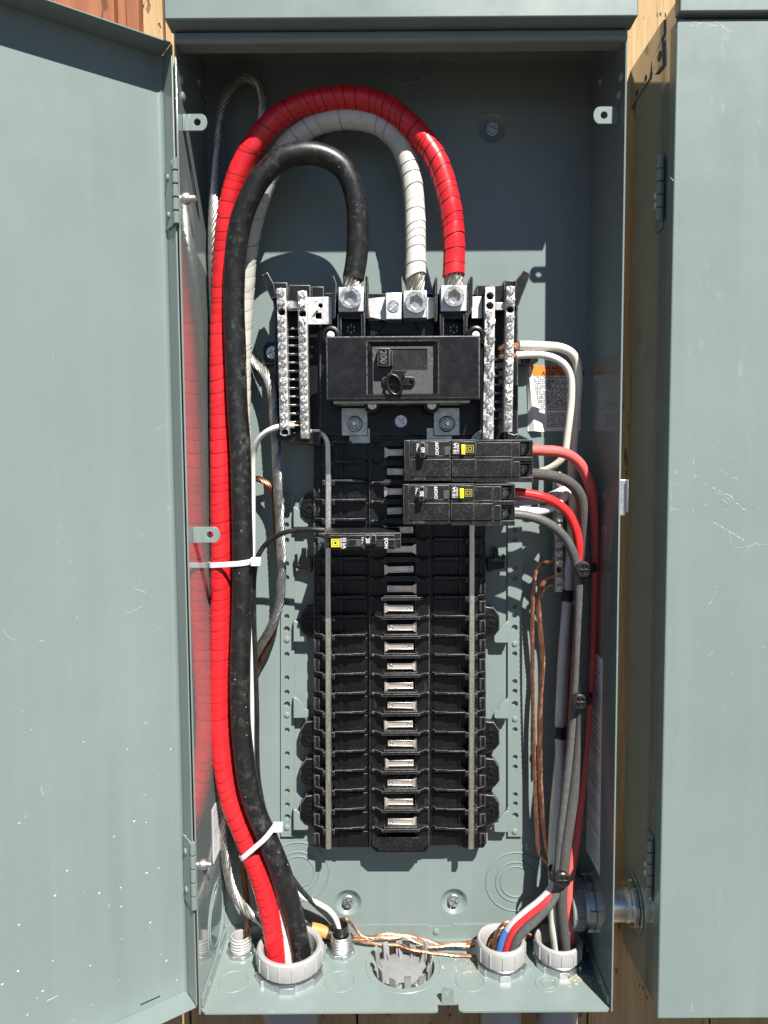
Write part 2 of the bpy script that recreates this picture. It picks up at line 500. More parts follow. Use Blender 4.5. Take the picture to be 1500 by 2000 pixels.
part("front_lip", MB().box(P(339, 70, D + .002).x, P(1227, 70, D + .002).x, -(D + .002), -(D - .0165), zl0, zl1 - .0006), "paint", enc, bevel=.0028, seg=4)
hd = MB().box(-XW - .0045, XW + .0045, -(D + .0165), -(D - .004), ZHOOD, .52)
hood = part("rain_hood", hd, "paint", enc, bevel=.0012)
part("hood_cap", MB().box(-XW - .0005, XW + .0005, -(D - .0042), .004, ZCE + .0032, .50), "paint", enc)
# floor with the round opening and the notch at its front edge
pc = FU(787, 1931); PLUG_R = .0315
plug_c = Vector((P(787, 1880, .04).x, pc.y + PLUG_R, ZF0))
plug_c.x = (FU(723, 1885).x + FU(852, 1885).x) / 2
nx0, nx1 = FU(856, 1975).x, FU(897, 1975).x
ny = FU(875, 1960).y
fl = [(-XW, 0), (-XW, -D + .004), (-XW + .004, -D), (nx0 - .002, -D), (nx0, -D + .002), (nx0, ny), (nx1, ny), (nx1, -D + .002), (nx1 + .004, -D), (XW - .003, -D), (XW, -D + .004), (XW, 0)]
flm = MB().plate([fl, circ(plug_c.x, plug_c.y, PLUG_R, 48)], ZF0 - .0016, ZF0, lambda a, b, h: (a, b, h))
part("floor_panel", flm, "paint_scuffed", enc)
part("floor_tab", MB().xz([[(nx0 + .004, ZF0), (nx1 - .004, ZF0), (nx1 - .004, ZF0 + .012), (nx1 - .007, ZF0 + .015), (nx0 + .007, ZF0 + .015), (nx0 + .004, ZF0 + .012)],
     circ((nx0 + nx1) / 2, ZF0 + .010, .0023, 14)], -ny - .0016, -ny), "paint", enc)
zb = ZF(850, 1806, .0015)
xa, xb = P(834, 1806, .002).x, P(883, 1806, .002).x
part("rear_flange", MB().xz([[(-XW + .001, ZF0), (XW - .001, ZF0), (XW - .001, zb), (xb + .001, zb), (xb, zb - .0018), (xa, zb - .0018), (xa - .001, zb), (-XW + .001, zb)]], .0002, .0016), "paint", enc)
part("rivet", MB().lathe(P(852, 1819, .0016), (0, -1, 0), [(.0035, 0), (.0032, .0012), (.002, .0018), (0, .0018)], 14, cap=False), "paint", enc)
for s in (-1, 1):
    part("side_flange", MB().plate([[(-D + .016, ZF0), (-.001, ZF0), (-.001, ZF0 + .013), (-D + .022, ZF0 + .013), (-D + .004, ZF0 + .011), (-D + .004, ZF0 + .003)]], 0, .0015,
         lambda a, b, h, s=s: (s * (XW - .0002 - h), a, b)), "paint_side", enc)
for (y, z) in ((-.075, .0075), (-.03, .0075)):
    for s in (-1, 1):
        part("rivet", MB().lathe((s * (XW - .0017), y, ZF0 + z), (-s, 0, 0), [(.0026, 0), (.0022, .0011), (0, .0015)], 12, cap=False), "paint_side", enc)

# knockout rings (pressed grooves show as fine raised and sunk circles)
def kring(parent, c, axis, radii, w=.0008, h=.0008, mat="paint"):
    for r in radii:
        part("knockout_ring", MB().lathe(c, axis, [(r - w, 0), (r - w * .4, h), (r + w * .4, h), (r + w, 0)], 56, cap=False), mat, parent)
kring(enc, P(1008, 1722, 0), (0, -1, 0), (.0165, .0215, .0320))
kring(enc, P(583, 1702, 0), (0, -1, 0), (.0165, .0215, .0320))
kring(enc, PX(423, 1790, -XW), (1, 0, 0), (.0345, .0270), mat="paint_side")
for u, v, r in ((456, 1917, .0145), (663, 1917, .0145), (918, 1917, .0135), (1067, 1922, .010), (1070, 1922, .0055), (720, 1840, .006), (905, 1852, .008), (690, 1838, .005)):
    kring(enc, FU(u, v), (0, 0, 1), (r,), .0007, .0006, "paint_scuffed")
kring(enc, plug_c, (0, 0, 1), (.0375,), .0007, .0004, "paint_scuffed")
kring(enc, P(790, 100, .0), (0, -1, 0), (.030,), mat="paint")
for u, v in ((836, 140), (688, 140), (1054, 137)):
    kring(enc, P(u, v, 0), (0, -1, 0), (.0035,), .0009, .0008)
kring(enc, PX(1180, 968, XW), (-1, 0, 0), (.0035,), .0006, .0005, "paint_side")
kring(enc, PX(1180, 1034, XW), (-1, 0, 0), (.0045,), .0006, .0005, "paint_side")
kring(enc, PX(1163, 1920, XW), (-1, 0, 0), (.0065,), .0006, .0004, "paint_side")

# screw heads: round head with a real slot
def screw_mesh(name, r, h, mat, slot=.0009, hexa=False, cross=True):
    m = MB()
    n = 18
    m.lathe((0, 0, 0), (0, -1, 0), [(r, 0), (r, h * .26), (r * .95, h * .32), (r * .0, h * .32)], 6 if hexa else n, cap=False)
    ri = r * .86
    for s in (-1, 1):
        a0 = math.asin(min(.95, slot / ri))
        arc = [(ri * math.cos(a), s * ri * math.sin(a)) for a in [a0 + (math.pi - 2*a0) * i / 10 for i in range(11)]]
        if cross:      # combination recess: a second short cut across the half head
            for q in (-1, 1):
                sub = [(x, z) for x, z in arc if q * x > slot * .7]
                sub = [(q * slot * .7, s * slot)] + (sub if q < 0 else sub) + [(q * slot * .7, s * ri * .96)]
                sub.sort(key=lambda p: math.atan2(p[1] - s * ri * .5, p[0] - q * ri * .5))
                m.xz([sub], h * .28, h)
        else:
            m.xz([arc], h * .28, h)
    return m.mesh(name, [mat], ang=40)
SCREW_BAR = screw_mesh("bar_screw", .0035, .0046, "zinc_blue", .00078)
SCREW_SLOT = screw_mesh("slot_screw", .0042, .0028, "zinc_blue", .0006, cross=False)
SCREW_MOUNT = screw_mesh("mount_screw", .0062, .0052, "zinc", .0008)
for k, d in enumerate(dimples[:3]):
    inst("mounting_screw", SCREW_MOUNT, enc, (d.x, .004, d.z), (0, random.uniform(0, 3), 0))

# perforated rails of the pan with bent tabs, rivets
lu, ru = 560.5, 1005.5
lh = [(1006, 2), (1025, 1), (1055, 1), (1101, 1), (1128, 1), (1176, 1), (1204, 1), (1229, 2), (1278, 1), (1324, 1), (1352, 1), (1376, 2), (1426, 1), (1472, 1), (1500, 1), (1545, 1), (1572, 1), (1596, 2)]
lr = [981, 1249, 1396, 1616]
rh = [(980, 1), (1035, 1), (1053, 1), (1109, 1), (1128, 1), (1184, 1), (1202, 1), (1226, 2), (1277, 1), (1331, 1), (1350, 1), (1375, 2), (1425, 1), (1479, 1), (1498, 1), (1552, 1), (1570, 1), (1593, 2)]
rr = [1257, 1404, 1624]
for uc, hs, rv, (u0, u1, v0, v1) in ((lu, lh, lr, (548.5, 575, 966, 1634)), (ru, rh, rr, (992, 1020, 962, 1634))):
    t = .0034
    outer = [(P(u, v, t).x, P(u, v, t).z) for u, v in ((u0, v0), (u1, v0), (u1, v1), (u0, v1))]
    holes = []
    for v, k in hs:
        q = P(uc + (v - 1300) * .003, v, t); holes.append(circ(q.x, q.z, .0027 if k == 1 else .0033, 14))
    so = part("perforated_strip", MB().xz([outer] + holes, .0004, t), "paint", enc)
    for v in rv:
        q = P(uc, v, t)
        part("rivet", MB().lathe(q, (0, -1, 0), [(.0031, 0), (.0031, .0005), (.0024, .0013), (0, .0018)], 14, cap=False), "paint", so)
def hook_tab(base_u, v0, v1, s):
    t0, t1 = .0036, .0125
    e = lambda du, v: (base_u + s * du, v)
    h = v1 - v0
    m = MB().pix([e(0, v0), e(6, v0 + 1), e(20, v0 + h * .36), e(21, v0 + h * .55), e(29, v0 + h * .62), e(29, v1 - 3), e(26, v1), e(0, v1)], .0095, t1)
    p0, p1 = P(*e(0, v0), t1), P(*e(0, v1), t1)
    m.box(p0.x - .0008, p0.x + .0008, -.0094, -t0, p1.z, p0.z)
    part("hook_tab", m, "paint", enc, bevel=.0012, seg=3)
for a, b in ((990, 1030), (1212, 1254), (1362, 1403), (1581, 1622)): hook_tab(573, a, b, 1)
for a, b in ((1214, 1256), (1366, 1404), (1584, 1626)): hook_tab(994, a, b, -1)
# forked brackets beside the base, coloured black for the wire shadow on them
for s, uc in ((1, 575), (-1, 987)):
    e = lambda du, v: (uc + s * du, v)
    part("fork_bracket", MB().pix([e(0, 1084), e(5, 1082), e(6, 1102), e(10, 1104), e(12, 1092), e(14, 1071), e(22, 1070), e(23, 1090), e(36, 1091), e(34, 1118), e(18, 1112), e(2, 1110)], .006, .0115), "plastic", enc, bevel=.0006)

# tabs on the side walls for the missing dead front
def wall_tab(s, ui, uo, v0, v1, t):
    x0 = s * (XW - .0002); q0, q1 = P(uo, v0, t), P(uo, v1, t)
    xt, zc, hz = P(uo, (v0 + v1) / 2, t).x, (q0.z + q1.z) / 2, (q0.z - q1.z) / 2
    xi = P(ui, (v0 + v1) / 2, t).x
    r = hz * .75
    loop = [(xi, zc - hz), (xi, zc + hz)]
    arc = [(xt + s * (r - r * math.sin(a)), zc + (hz) * math.cos(a)) for a in [math.pi * i / 10 for i in range(11)]]
    m = MB().xz([loop + arc, circ(xi + (xt - xi) * .42, zc, .0030, 14)], t - .0016, t)
    m.box(min(x0, x0 - s * .0015), max(x0, x0 - s * .0015), -(t), -(t - .001), zc - hz, zc + hz)
    m.box(min(x0 - s * .0015, xi), max(x0 - s * .0015, xi), -(t - .0002), -(t - .0017), zc - hz, zc + hz)
    part("front_tab", m, "paint", enc, bevel=.0004)
wall_tab(-1, 371, 404.5, 222, 255, .088)
wall_tab(-1, 396, 429.5, 1029, 1060, .088)
wall_tab(1, 1195, 1159, 208, 242, .088)
# hinge screws poking through the left wall, small pressed nubs
for u, v in ((370, 388), (403, 1688)):
    c = PX(u - 6, v, -XW)
    part("hinge_screw", MB().lathe(c, (1, 0, 0), [(.0052, 0), (.0050, .0022), (.0040, .0034), (.0030, .0036), (.0030, .0075), (.0022, .0085), (0, .0085)], 12, cap=False), "zinc", enc)
for x, u, v in ((-XW, 354, 155), (-XW, 357, 190), (XW, 1212, 150), (XW, 1208, 184), (-XW, 388, 160), (-XW, 402, 190), (XW, 1172, 158)):
    c = PX(u, v, x)
    part("pressed_nub", MB().lathe(c, (1 if x < 0 else -1, 0, 0), [(.0046, 0), (.0036, .0016), (.0016, .0024), (0, .0024)], 10, cap=False), "paint_side", enc)
# latch keeper on the outer right wall
q0, q1 = P(1219, 936, .090), P(1241, 1007, .090)
lk = MB().box(XW + .0017, XW + .0095, -.093, -.091, q1.z, q0.z).box(XW + .0090, XW + .0105, -.0975, -.0845, q1.z + .003, q0.z)
part("latch_keeper", lk, "zinc", enc, bevel=.0008)

# ------------------------------------------------------------------ the open door
A = Vector((-1.364, -1.0, 0)).normalized()
NN = Vector((-A.y, A.x, 0)) * -1
if NN.y > 0: NN = -NN
H0 = Vector((-XW - .0022, -(D + .0012), 0))
ZD1, ZD0 = .3535, -.4975
FLG = .0255
def dw(s_, h, z): return H0 + A * s_ + NN * h + Vector((0, 0, z))
def dbox(m, s0, s1, h0, h1, z0, z1, mi=0):
    vs = [dw(s, h, z) for z in (z0, z1) for s, h in ((s0, h0), (s1, h0), (s1, h1), (s0, h1))]
    return m.add(vs, [(0,3,2,1),(4,5,6,7),(0,1,5,4),(1,2,6,5),(2,3,7,6),(3,0,4,7)], mi)
door = part("door", dbox(MB(), .0012, .384, -FLG - .0014, -FLG, ZD0, ZD1), "paint_door", enc, bevel=.0004)
dl = .0012
part("hinge_flange", dbox(MB(), -.0002, dl - .0001, -FLG - .0010, -.0012, ZD0 + .001, ZD1 - .001), "paint_door", door, bevel=.0003)
part("latch_flange", dbox(MB(), .3842, .3855, -FLG - .0010, -.0012, ZD0 + .001, ZD1 - .001), "paint_door", door)
part("top_flange", dbox(MB(), .0014, .384, -FLG + .0002, -.0002, ZD1 - .0014, ZD1 - .0002), "paint_door", door, bevel=.0003)
part("bottom_flange", dbox(MB(), .0014, .384, -FLG + .0002, -.0002, ZD0 + .0002, ZD0 + .0014), "paint_door", door, bevel=.0003)
# rounded inner corner of the bend
m = MB()
for k in range(6):
    pass
def fillet(z0, z1):
    m = MB(); r = .0045; vs = []
    for z in (z0, z1):
        for i in range(7):
            a = math.pi / 2 * i / 6
            vs.append(dw(dl + .0001 + r - r * math.sin(a), -FLG + .0001 + r - r * math.cos(a), z))
        vs.append(dw(dl + .0001, -FLG + .0001, z))
    fs = [(i, i + 1, i + 9, i + 8) for i in range(7)] + [(7, 0, 8, 15)]
    return m.add(vs, fs)
part("corner_bend", fillet(ZD0 + .0016, ZD1 - .0016), "paint_door", door)
def hinge(v0, v1):
    z1, z0 = P(330, v0, D - .01).z, P(330, v1, D - .01).z
    hl = part("hinge", dbox(MB(), dl + .0001, dl + .0016, -.0195, -.0030, z0, z1), "paint_door", enc, bevel=.0005)
    n = 5; L = (z1 - z0) * 1.02 / n
    for k in range(n):
        za = z0 + L * k
        c = dw(.0012, .0012, za + .0006)
        part("knuckle", MB().lathe(c, (0, 0, 1), [(.0022, 0), (.0026, .0003), (.0026, L - .0015), (.0022, L - .0012)], 14), "paint_side", hl)
    for k in (.2, .78):
        c = dw(dl + .0016, -.013, z0 + (z1 - z0) * k)
        part("rivet", MB().lathe(c, tuple(A), [(.0032, 0), (.0026, .0012), (0, .0017)], 12, cap=False), "paint_door", hl)
hinge(322, 448); hinge(1632, 1760)
part("door_slot", dbox(MB(), .026, .044, -FLG - .0002, -FLG + .0003, ZD0 + .0068, ZD0 + .0078), "rubber", door)

# ------------------------------------------------------------------ the closed neighbour enclosure
X2, X3 = .2335, .62
nb = thing("closed_enclosure", "closed grey steel enclosure with scratched front to the right", "enclosure", (X2, 0, -.51))
part("body", MB().box(X2, X3, -(D - .006), .0, -.5085, .389), "paint_gloss", nb, bevel=.0006)
z2t, z2b = ZF(1400, 36, D + .0012), ZF(1400, 1990, D + .0012)
d2 = part("door", MB().box(X2 - .0022, X3, -(D + .0012), -(D - .0135), z2b, z2t), "paint_scuffed", nb, bevel=.0016, seg=4)
part("rain_hood", MB().box(X2 - .0022, X3, -(D + .006), -(D - .0045), ZF(1400, 22, D + .006), .52), "paint", nb, bevel=.0012)
# top offset strip and latch hook on the side
def side2(pts, h0, h1, mat="paint_gloss", name="side_plate"):
    loop = []
    for u, v in pts:
        q = PX(u, v, X2); loop.append((q.y, q.z))
    return part(name, MB().plate([loop], h0, h1, lambda a, b, h: (X2 - h, a, b)), mat, nb, bevel=.0004)
side2([(1226, 150), (1226, 205), (1234, 212), (1271, 153), (1276, 120), (1299, 66), (1299, 38)], 0, .0014)
side2([(1278, 118), (1297, 78), (1298, 128), (1284, 146), (1278, 141)], .0001, .0022, name="hook_plate")
for u, v in ((1244, 181), (1261, 153)):
    part("bolt_hole", MB().lathe(PX(u, v, X2 - .0015), (-1, 0, 0), [(.0028, 0), (.0028, .0003), (0, .0003)], 12, cap=False), "rubber", nb)
c = PX(1288, 110, X2 - .0023)
part("hook_hole", MB().lathe(c, (-1, 0, 0), [(.0042, 0), (.0042, .0004), (0, .0004)], 16, cap=False), "rubber", nb)
for v0, v1, uh in ((308, 432, 1290), (1637, 1750, 1270)):
    z1, z0 = PX(uh, v0, X2 - .003).z, PX(uh, v1, X2 - .003).z
    yc = PX(uh, (v0 + v1) / 2, X2 - .003).y
    hg = part("hinge", MB().box(X2 - .0022, X2 - .0001, yc - .001, yc + .014, z0 - .006, z1 + .003), "paint_side", nb, bevel=.0006)
    L = (z1 - z0) / 5
    for k in range(5):
        part("knuckle", MB().lathe((X2 - .0040, yc - .002, z0 + L * k + .0004), (0, 0, 1), [(.0030, 0), (.0034, .0004), (.0034, L - .0012), (.0030, L - .0008)], 14), "paint_side", hg)
    for kk in (.45, .30):
        part("hinge_screw", MB().lathe((X2 - .0022, yc + .0095, z0 + (z1 - z0) * kk), (-1, 0, 0), [(.0034, 0), (.0034, .0018), (.0024, .0030), (0, .0032)], 10, cap=False), "zinc", hg)
# scratches on the neighbour's door, real shallow burrs of bare metal and chalk
def scratches(lines, t, parent, mat="scratch_white"):
    m = MB()
    for w, pts in lines:
        pl = [P(u, v, t) for u, v in pts]
        for a, b in zip(pl, pl[1:]):                      # broken dashes of changing width, as a dragged edge leaves them
            L_ = (b - a).length; x = 0.0
            side = Vector((b.z - a.z, 0, a.x - b.x)).normalized()
            while x < L_:
                d = random.uniform(.0006, .0035); y = min(L_, x + d)
                o1, o2 = side * random.uniform(-.00018, .00018), side * random.uniform(-.00018, .00018)
                if random.random() > .22 and y - x > .0001:
                    m.ribbon([a.lerp(b, x / L_) + o1, a.lerp(b, y / L_) + o2], .00008, w * random.uniform(.25, .85))
                x = y + random.uniform(0, .0006)
    part("paint_scratches", m, mat, parent)["kind"] = "stuff"
def jag(u0, v0, u1, v1, n=6, j=2.0):
    return [(u0 + (u1-u0)*i/n + random.uniform(-j, j), v0 + (v1-v0)*i/n + random.uniform(-j, j)) for i in range(n + 1)]
L = [(.0007, jag(1376, 946, 1432, 972)), (.0004, jag(1390, 952, 1428, 980)), (.0005, jag(1430, 975, 1455, 996)), (.0007, [(1397, 1024), (1394, 1022), (1395, 1020), (1400, 1023), (1424, 1038), (1450, 1053), (1452, 1056)]),
     (.0003, [(1424, 1040), (1427, 1055), (1434, 1076)]), (.0006, jag(1310, 928, 1324, 920, 3, 1)), (.0005, [(1354, 908), (1355, 897), (1361, 890), (1362, 893)]), (.0005, jag(1312, 946, 1324, 945, 3, .6)),
     (.0006, jag(1412, 975, 1430, 990, 4, 2)), (.0004, jag(1413, 995, 1430, 998, 3, 1)), (.0005, jag(1408, 921, 1442, 940, 5, 3)), (.0005, [(1353, 990), (1355, 1000)]), (.0004, jag(1312, 994, 1326, 995, 3, .6)),
     (.0005, jag(1320, 38, 1400, 48, 9, 3)), (.0006, jag(1395, 42, 1430, 64, 5, 2)), (.0003, jag(1380, 55, 1410, 62, 4, 2)), (.0006, jag(1350, 50, 1366, 52, 3, 2)), (.0004, jag(1310, 345, 1322, 365, 3, 2)),
     (.0003, jag(1440, 1070, 1500, 1062, 6, 1)), (.0004, jag(1480, 1270, 1500, 1258, 3, 1)), (.0006, [(1350, 1985), (1351, 1955)]), (.0004, jag(1310, 930, 1311, 1000, 8, 1)), (.0003, jag(1378, 1285, 1395, 1270, 4, 1)),
     (.0005, jag(1353, 927, 1366, 935, 4, 3)), (.0004, [(1400, 1145), (1398, 1160), (1385, 1180)])]
for i in range(36):
    u, v = random.uniform(1320, 1495), random.choice([random.uniform(40, 90), random.uniform(850, 1010), random.uniform(60, 1900)])
    L.append((random.uniform(.0002, .0005), jag(u, v, u + random.uniform(-4, 6), v + random.uniform(-2, 4), 2, .7)))
scratches(L, D + .00125, d2)
# a few on the open door
m = MB()
for i in range(18):
    s0, z0 = random.uniform(.012, .17), random.uniform(-.46, .33)
    a, ln = random.uniform(0, 6.3), random.uniform(.0008, .004) if i > 2 else random.uniform(.008, .018)
    pts = [dw(s0 + math.cos(a) * ln * k / 3 + random.uniform(-.0003, .0003), -FLG + .00005, z0 + math.sin(a) * ln * k / 3) for k in range(4)]
    m.ribbon(pts, .0001, random.uniform(.00015, .0004), up=NN)
part("paint_scratches", m, "scratch_white", door)["kind"] = "stuff"

# steel nipple joining the two enclosures
cz = P(1235, 1772, .04).z
cn = Vector((XW + .0017, -.031, cz))
nip = thing("conduit_nipple", "short galvanised pipe nipple joining the two enclosures low down", "pipe nipple", cn)
part("pipe", MB().lathe(cn, (1, 0, 0), [(.0185, -.012), (.0185, .030), (.0192, .0302), (.0192, .0312), (.0186, .0316), (.0192, .0326), (.0186, .0334), (.0192, .0344), (.0186, .0352), (.0186, .041)], 40), "pipe_metal", nip)
def locknut(parent, c, axis, r0, r1, h, teeth, mat="zinc"):
    ax = Vector(axis).normalized(); e = ax.orthogonal().normalized(); gg = ax.cross(e)
    loop = []
    for k in range(teeth):
        a = 2 * math.pi * k / teeth; w = 2 * math.pi / teeth
        for f, r in ((.0, r1 * .93), (.55, r1 * .93), (.58, r1), (.97, r1)):
            for q in ((0,) if f in (.0, .58) else (0,)):
                loop.append((r * math.cos(a + f * w), r * math.sin(a + f * w)))
        loop.insert(len(loop) - 3, (r1 * .93 * math.cos(a + .28 * w), r1 * .93 * math.sin(a + .28 * w)))
    inner = [(r0 * math.cos(2*math.pi*i/28), r0 * math.sin(2*math.pi*i/28)) for i in range(28)]
    C = Vector(c)
    return part("locknut", MB().plate([loop, inner], 0, h, lambda a, b, hh: C + e * a + gg * b + ax * hh), mat, parent, bevel=.0006)
locknut(nip, cn + Vector((.0375, 0, 0)), (1, 0, 0), .0186, .0235, .004, 8, "pipe_metal")
part("washer_ring", MB().lathe(cn + Vector((.0418, 0, 0)), (1, 0, 0), [(.030, 0), (.030, .0005), (.0186, .0005)], 40, cap=False), "paint_side", nip)
# ================================================================== the breaker panel interior (bus assembly)
pan = thing("bus_assembly", "black plastic breaker base with tinned bus stabs and neutral bars", "bus assembly", P(780, 1655, .01))
PL = ["plastic", "plastic_worn_glint"]
T0, T1, TC = .0075, .0200, .0265      # base underside, side decks, centre deck
base = MB()
base.pix([(612, 866), (722, 866), (722, 1655), (648, 1655), (646, 1660), (613, 1652)], T0, T1)
base.pix([(838, 866), (947, 866), (950, 1648), (944, 1656), (905, 1656), (900, 1650), (838, 1652)], T0, T1)
base.pix([(721, 866), (839, 866), (838, 1652), (832, 1664), (735, 1664), (722, 1652)], T0, .0125)
bo = part("base_moulding", base, PL, pan, bevel=.0008, pale_edge=True)
# centre deck: two side strips and bridges leave a pocket under each stab
cz = MB()
cz.pix([(721, 866), (757, 866), (755, 1652), (722, 1652)], .0126, TC)
cz.pix([(811, 866), (840, 866), (838, 1652), (811, 1652)], .0126, TC)
part("centre_deck", cz, PL, pan, bevel=.0006, pale_edge=True)
part("end_cap", MB().pix([(726, 1636), (836, 1636), (836, 1650), (826, 1662), (740, 1662), (726, 1650)], .0126, .031), "plastic_dusty", pan, bevel=.0008)

ROWS = [1241 + 37.72 * k for k in range(-10, 11)]     # rib rows down the deck, as measured
# side ribs with the clips that hold the neutral rail
def rib_mesh(name, s, L):
    m = MB()
    h = T1 + .0095
    m.plate([[(0, 0), (L * .93, 0), (L, .0035), (L, .0045), (L * .93, .0088), (.020, .0095), (.019, .0108), (.001, .0108), (0, .010)]], -.0010, .0010, lambda a, b, z: (s * a, -T1 - b, z))
    m.box(min(-s * .0002, s * .0028), max(-s * .0002, s * .0028), -T1 - .0135, -T1, -.0042, .0010)
    m.box(min(-s * .0065, -s * .0090), max(-s * .0065, -s * .0090), -T1 - .0135, -T1, -.0042, .0010)
    m.plate([[(0, 0), (-.0085, 0), (-.0085, .0035), (0, .0095)]], -.0012, .0012, lambda a, b, z: (s * (a - .0091), -T1 - b, z))
    return m.mesh(name, ["plastic", "plastic_worn_glint", "plastic_dusty"], ang=35)
RL = rib_mesh("rib_left", 1, .0345); RR = rib_mesh("rib_right", -1, .0345)
slot_m = MB().box(-.0014, .0014, -T1 - .0012, -T1, -.0055, .0055).box(-.0030, -.0016, -T1 - .0030, -T1, -.0062, .0062).box(.0016, .0030, -T1 - .0030, -T1, -.0062, .0062).mesh("slot", PL)
deckpad = MB().box(-.0110, .0110, -T1 - .0010, -T1 + .0002, -.0072, .0072).box(-.0180, -.0138, -T1 - .0022, -T1, -.0085, .0085).mesh("pad", PL)
for v in ROWS:
    ql, qr = P(648.5, v, T1 + .0095), P(913.5, v, T1 + .0095)
    if v > 1000 or True:
        inst("rib", RL, pan, (ql.x, 0, ql.z), bevel=.0004, pale_edge=True)
        inst("rib", RR, pan, (qr.x, 0, qr.z), bevel=.0004, pale_edge=True)
    a, b = P(619, v + 19, T1 + .001), P(942, v + 19, T1 + .001)
    inst("side_slot", slot_m, pan, (a.x, 0, a.z), bevel=.0004, pale_edge=True)
    inst("side_slot", slot_m, pan, (b.x, 0, b.z), (0, 0, 0), bevel=.0004, pale_edge=True)
    a, b = P(697, v + 19, T1 + .001), P(868, v + 19, T1 + .001)
    inst("deck_pad", deckpad, pan, (a.x, 0, a.z), bevel=.0004)
    o = inst("deck_pad", deckpad, pan, (b.x, 0, b.z), bevel=.0004); o.rotation_euler = (0, math.pi, 0)
# centre ribs: a bar that ramps down to a small ball at each end
m = MB(); Lc = .0262
m.plate([[(-Lc, 0), (Lc, 0), (Lc, .003), (Lc * .70, .0105), (-Lc * .70, .0105), (-Lc, .003)]], -.0013, .0013, lambda a, b, z: (a, -TC - b, z))
m.plate([[(-Lc * .66, 0), (Lc * .66, 0), (Lc * .62, .0095), (-Lc * .62, .0095)]], .0013, .0030, lambda a, b, z: (a, -TC - b, z))
for s in (-1, 1): m.lathe((s * (Lc + .0012), -TC - .001, 0), (0, -1, 0), [(.0021, 0), (.0021, .0024), (.0013, .0036), (0, .0038)], 10, cap=False)
CR = m.mesh("centre_rib", ["plastic", "plastic_worn_glint", "plastic_dusty"])
for p in CR.polygons:
    if p.normal.z > .7 and abs(p.center.z) > .0009: p.material_index = 2
for v in ROWS:
    q = P(782.5, v + 4, TC + .010)
    inst("centre_rib", CR, pan, (q.x, 0, q.z), bevel=.0004, pale_edge=True)
# bus stabs, flared towards one side then the other
m = MB(); TS = .0285
m.box(-.0118, .0128, -TS - .0022, -TS, -.0027, .0027)
m.box(-.0122, .0128, -TS - .0030, -TS - .0004, .0022, .0032, 1); m.box(-.0122, .0128, -TS - .0030, -TS - .0004, -.0032, -.0022, 1)
m.plate([[(-.0118, -.0032), (-.0118, .0032), (-.0152, .0052), (-.0152, -.0052)]], TS - .002, TS + .0030, lambda a, b, h: (a, -h, b), 0)
m.box(-.0160, -.0150, -TS - .0036, -.013, -.0053, .0053, 1)
m.lathe((.0092, -TS - .0021, 0), (0, -1, 0), [(.0021, 0), (.0021, .0006), (.0014, .0006), (.0014, .0002), (0, .0002)], 12, 1, cap=False)
m.box(.0105, .0128, -TS, -.013, -.0026, .0026)
ST = m.mesh("bus_stab", ["tin_copper", "zinc"])
v = 883.5; k = 0
while v < 1612:
    q = P(782, v + .2, TS + .003)
    o = inst("bus_stab", ST, pan, (q.x, 0, q.z), bevel=.0004)
    o.rotation_euler = (random.uniform(-.015, .015), (math.pi if k % 2 else 0) + random.uniform(-.02, .02), random.uniform(-.012, .012))
    o.location.x += random.uniform(-.0003, .0003)
    v += 37.95; k += 1
# mounting ears with a screw boss
def ear(u, v, s):
    t = .0145
    e = lambda du, dv: (u + s * du, v + dv)
    a = [e(25, -34), e(-8, -30), e(-19, -14), e(-19, 12), e(-9, 24), e(5, 30), e(25, 46)]
    m = MB().pix(a, .0050, t)
    o = part("mounting_ear", m, PL, pan, bevel=.0008, pale_edge=True)
    q = P(u, v, t)
    r = MB().lathe(q, (0, -1, 0), [(.0092, 0), (.0090, .0012), (.0080, .0014), (.0078, .0003), (.0052, .0003), (.0050, .0020), (.0024, .0022), (.0022, .0004), (0, .0004)], 22, cap=False)
    for k in range(4): 
        a = k * math.pi / 2
        x, z = q.x + .0065 * math.cos(a), q.z + .0065 * math.sin(a)
        r.box(x - .0009, x + .0009, q.y - .0012, q.y, z - .0009, z + .0009)
    part("boss", r, PL, o)
for v in (993, 1217, 1440, 1513, 1585): ear(605, v, 1)
for v in (1217, 1441, 1513, 1584): ear(957, v, -1)
for u, v in ((856, 1374), (690, 1374), (690, 966)):
    part("moulded_ring", MB().lathe(P(u, v, T1 + .0011), (0, -1, 0), [(.0062, 0), (.0060, .0006), (.0050, .0006), (.0048, .0001), (.003, .0001), (.0028, .0006), (.0015, .0005), (0, .0001)], 20, cap=False), "plastic", pan)
for u, v in ((733, 1374), (838 - 8, 1113), (838 - 7, 1342), (735, 1605), (733, 930), (832, 1568)):
    part("window_slot", MB().pbox(u - 3, v - 8, u + 3, v + 8, TC - .001, TC + .0003), "rubber", pan)

# neutral rails, the left one bending away at the top
def rail(pts):
    return MB().ribbon(smooth_path(pts, .003), .0050, .0057)
tr = .0318
part("neutral_rail", rail([P(603, 845, tr), P(620, 845, tr), P(632, 850, tr), P(639.5, 864, tr), P(641, 884, tr), P(641, 1100, tr), P(641.5, 1400, tr), P(641.5, 1657, tr)]), "aluminium_rail", pan, bevel=.0012, seg=3)
part("neutral_rail", rail([P(957, 845, tr), P(942, 845, tr), P(930, 850, tr), P(922.5, 864, tr), P(921.5, 884, tr), P(921.5, 1100, tr), P(921, 1400, tr), P(920, 1657, tr)]), "aluminium_rail", pan, bevel=.0012, seg=3)

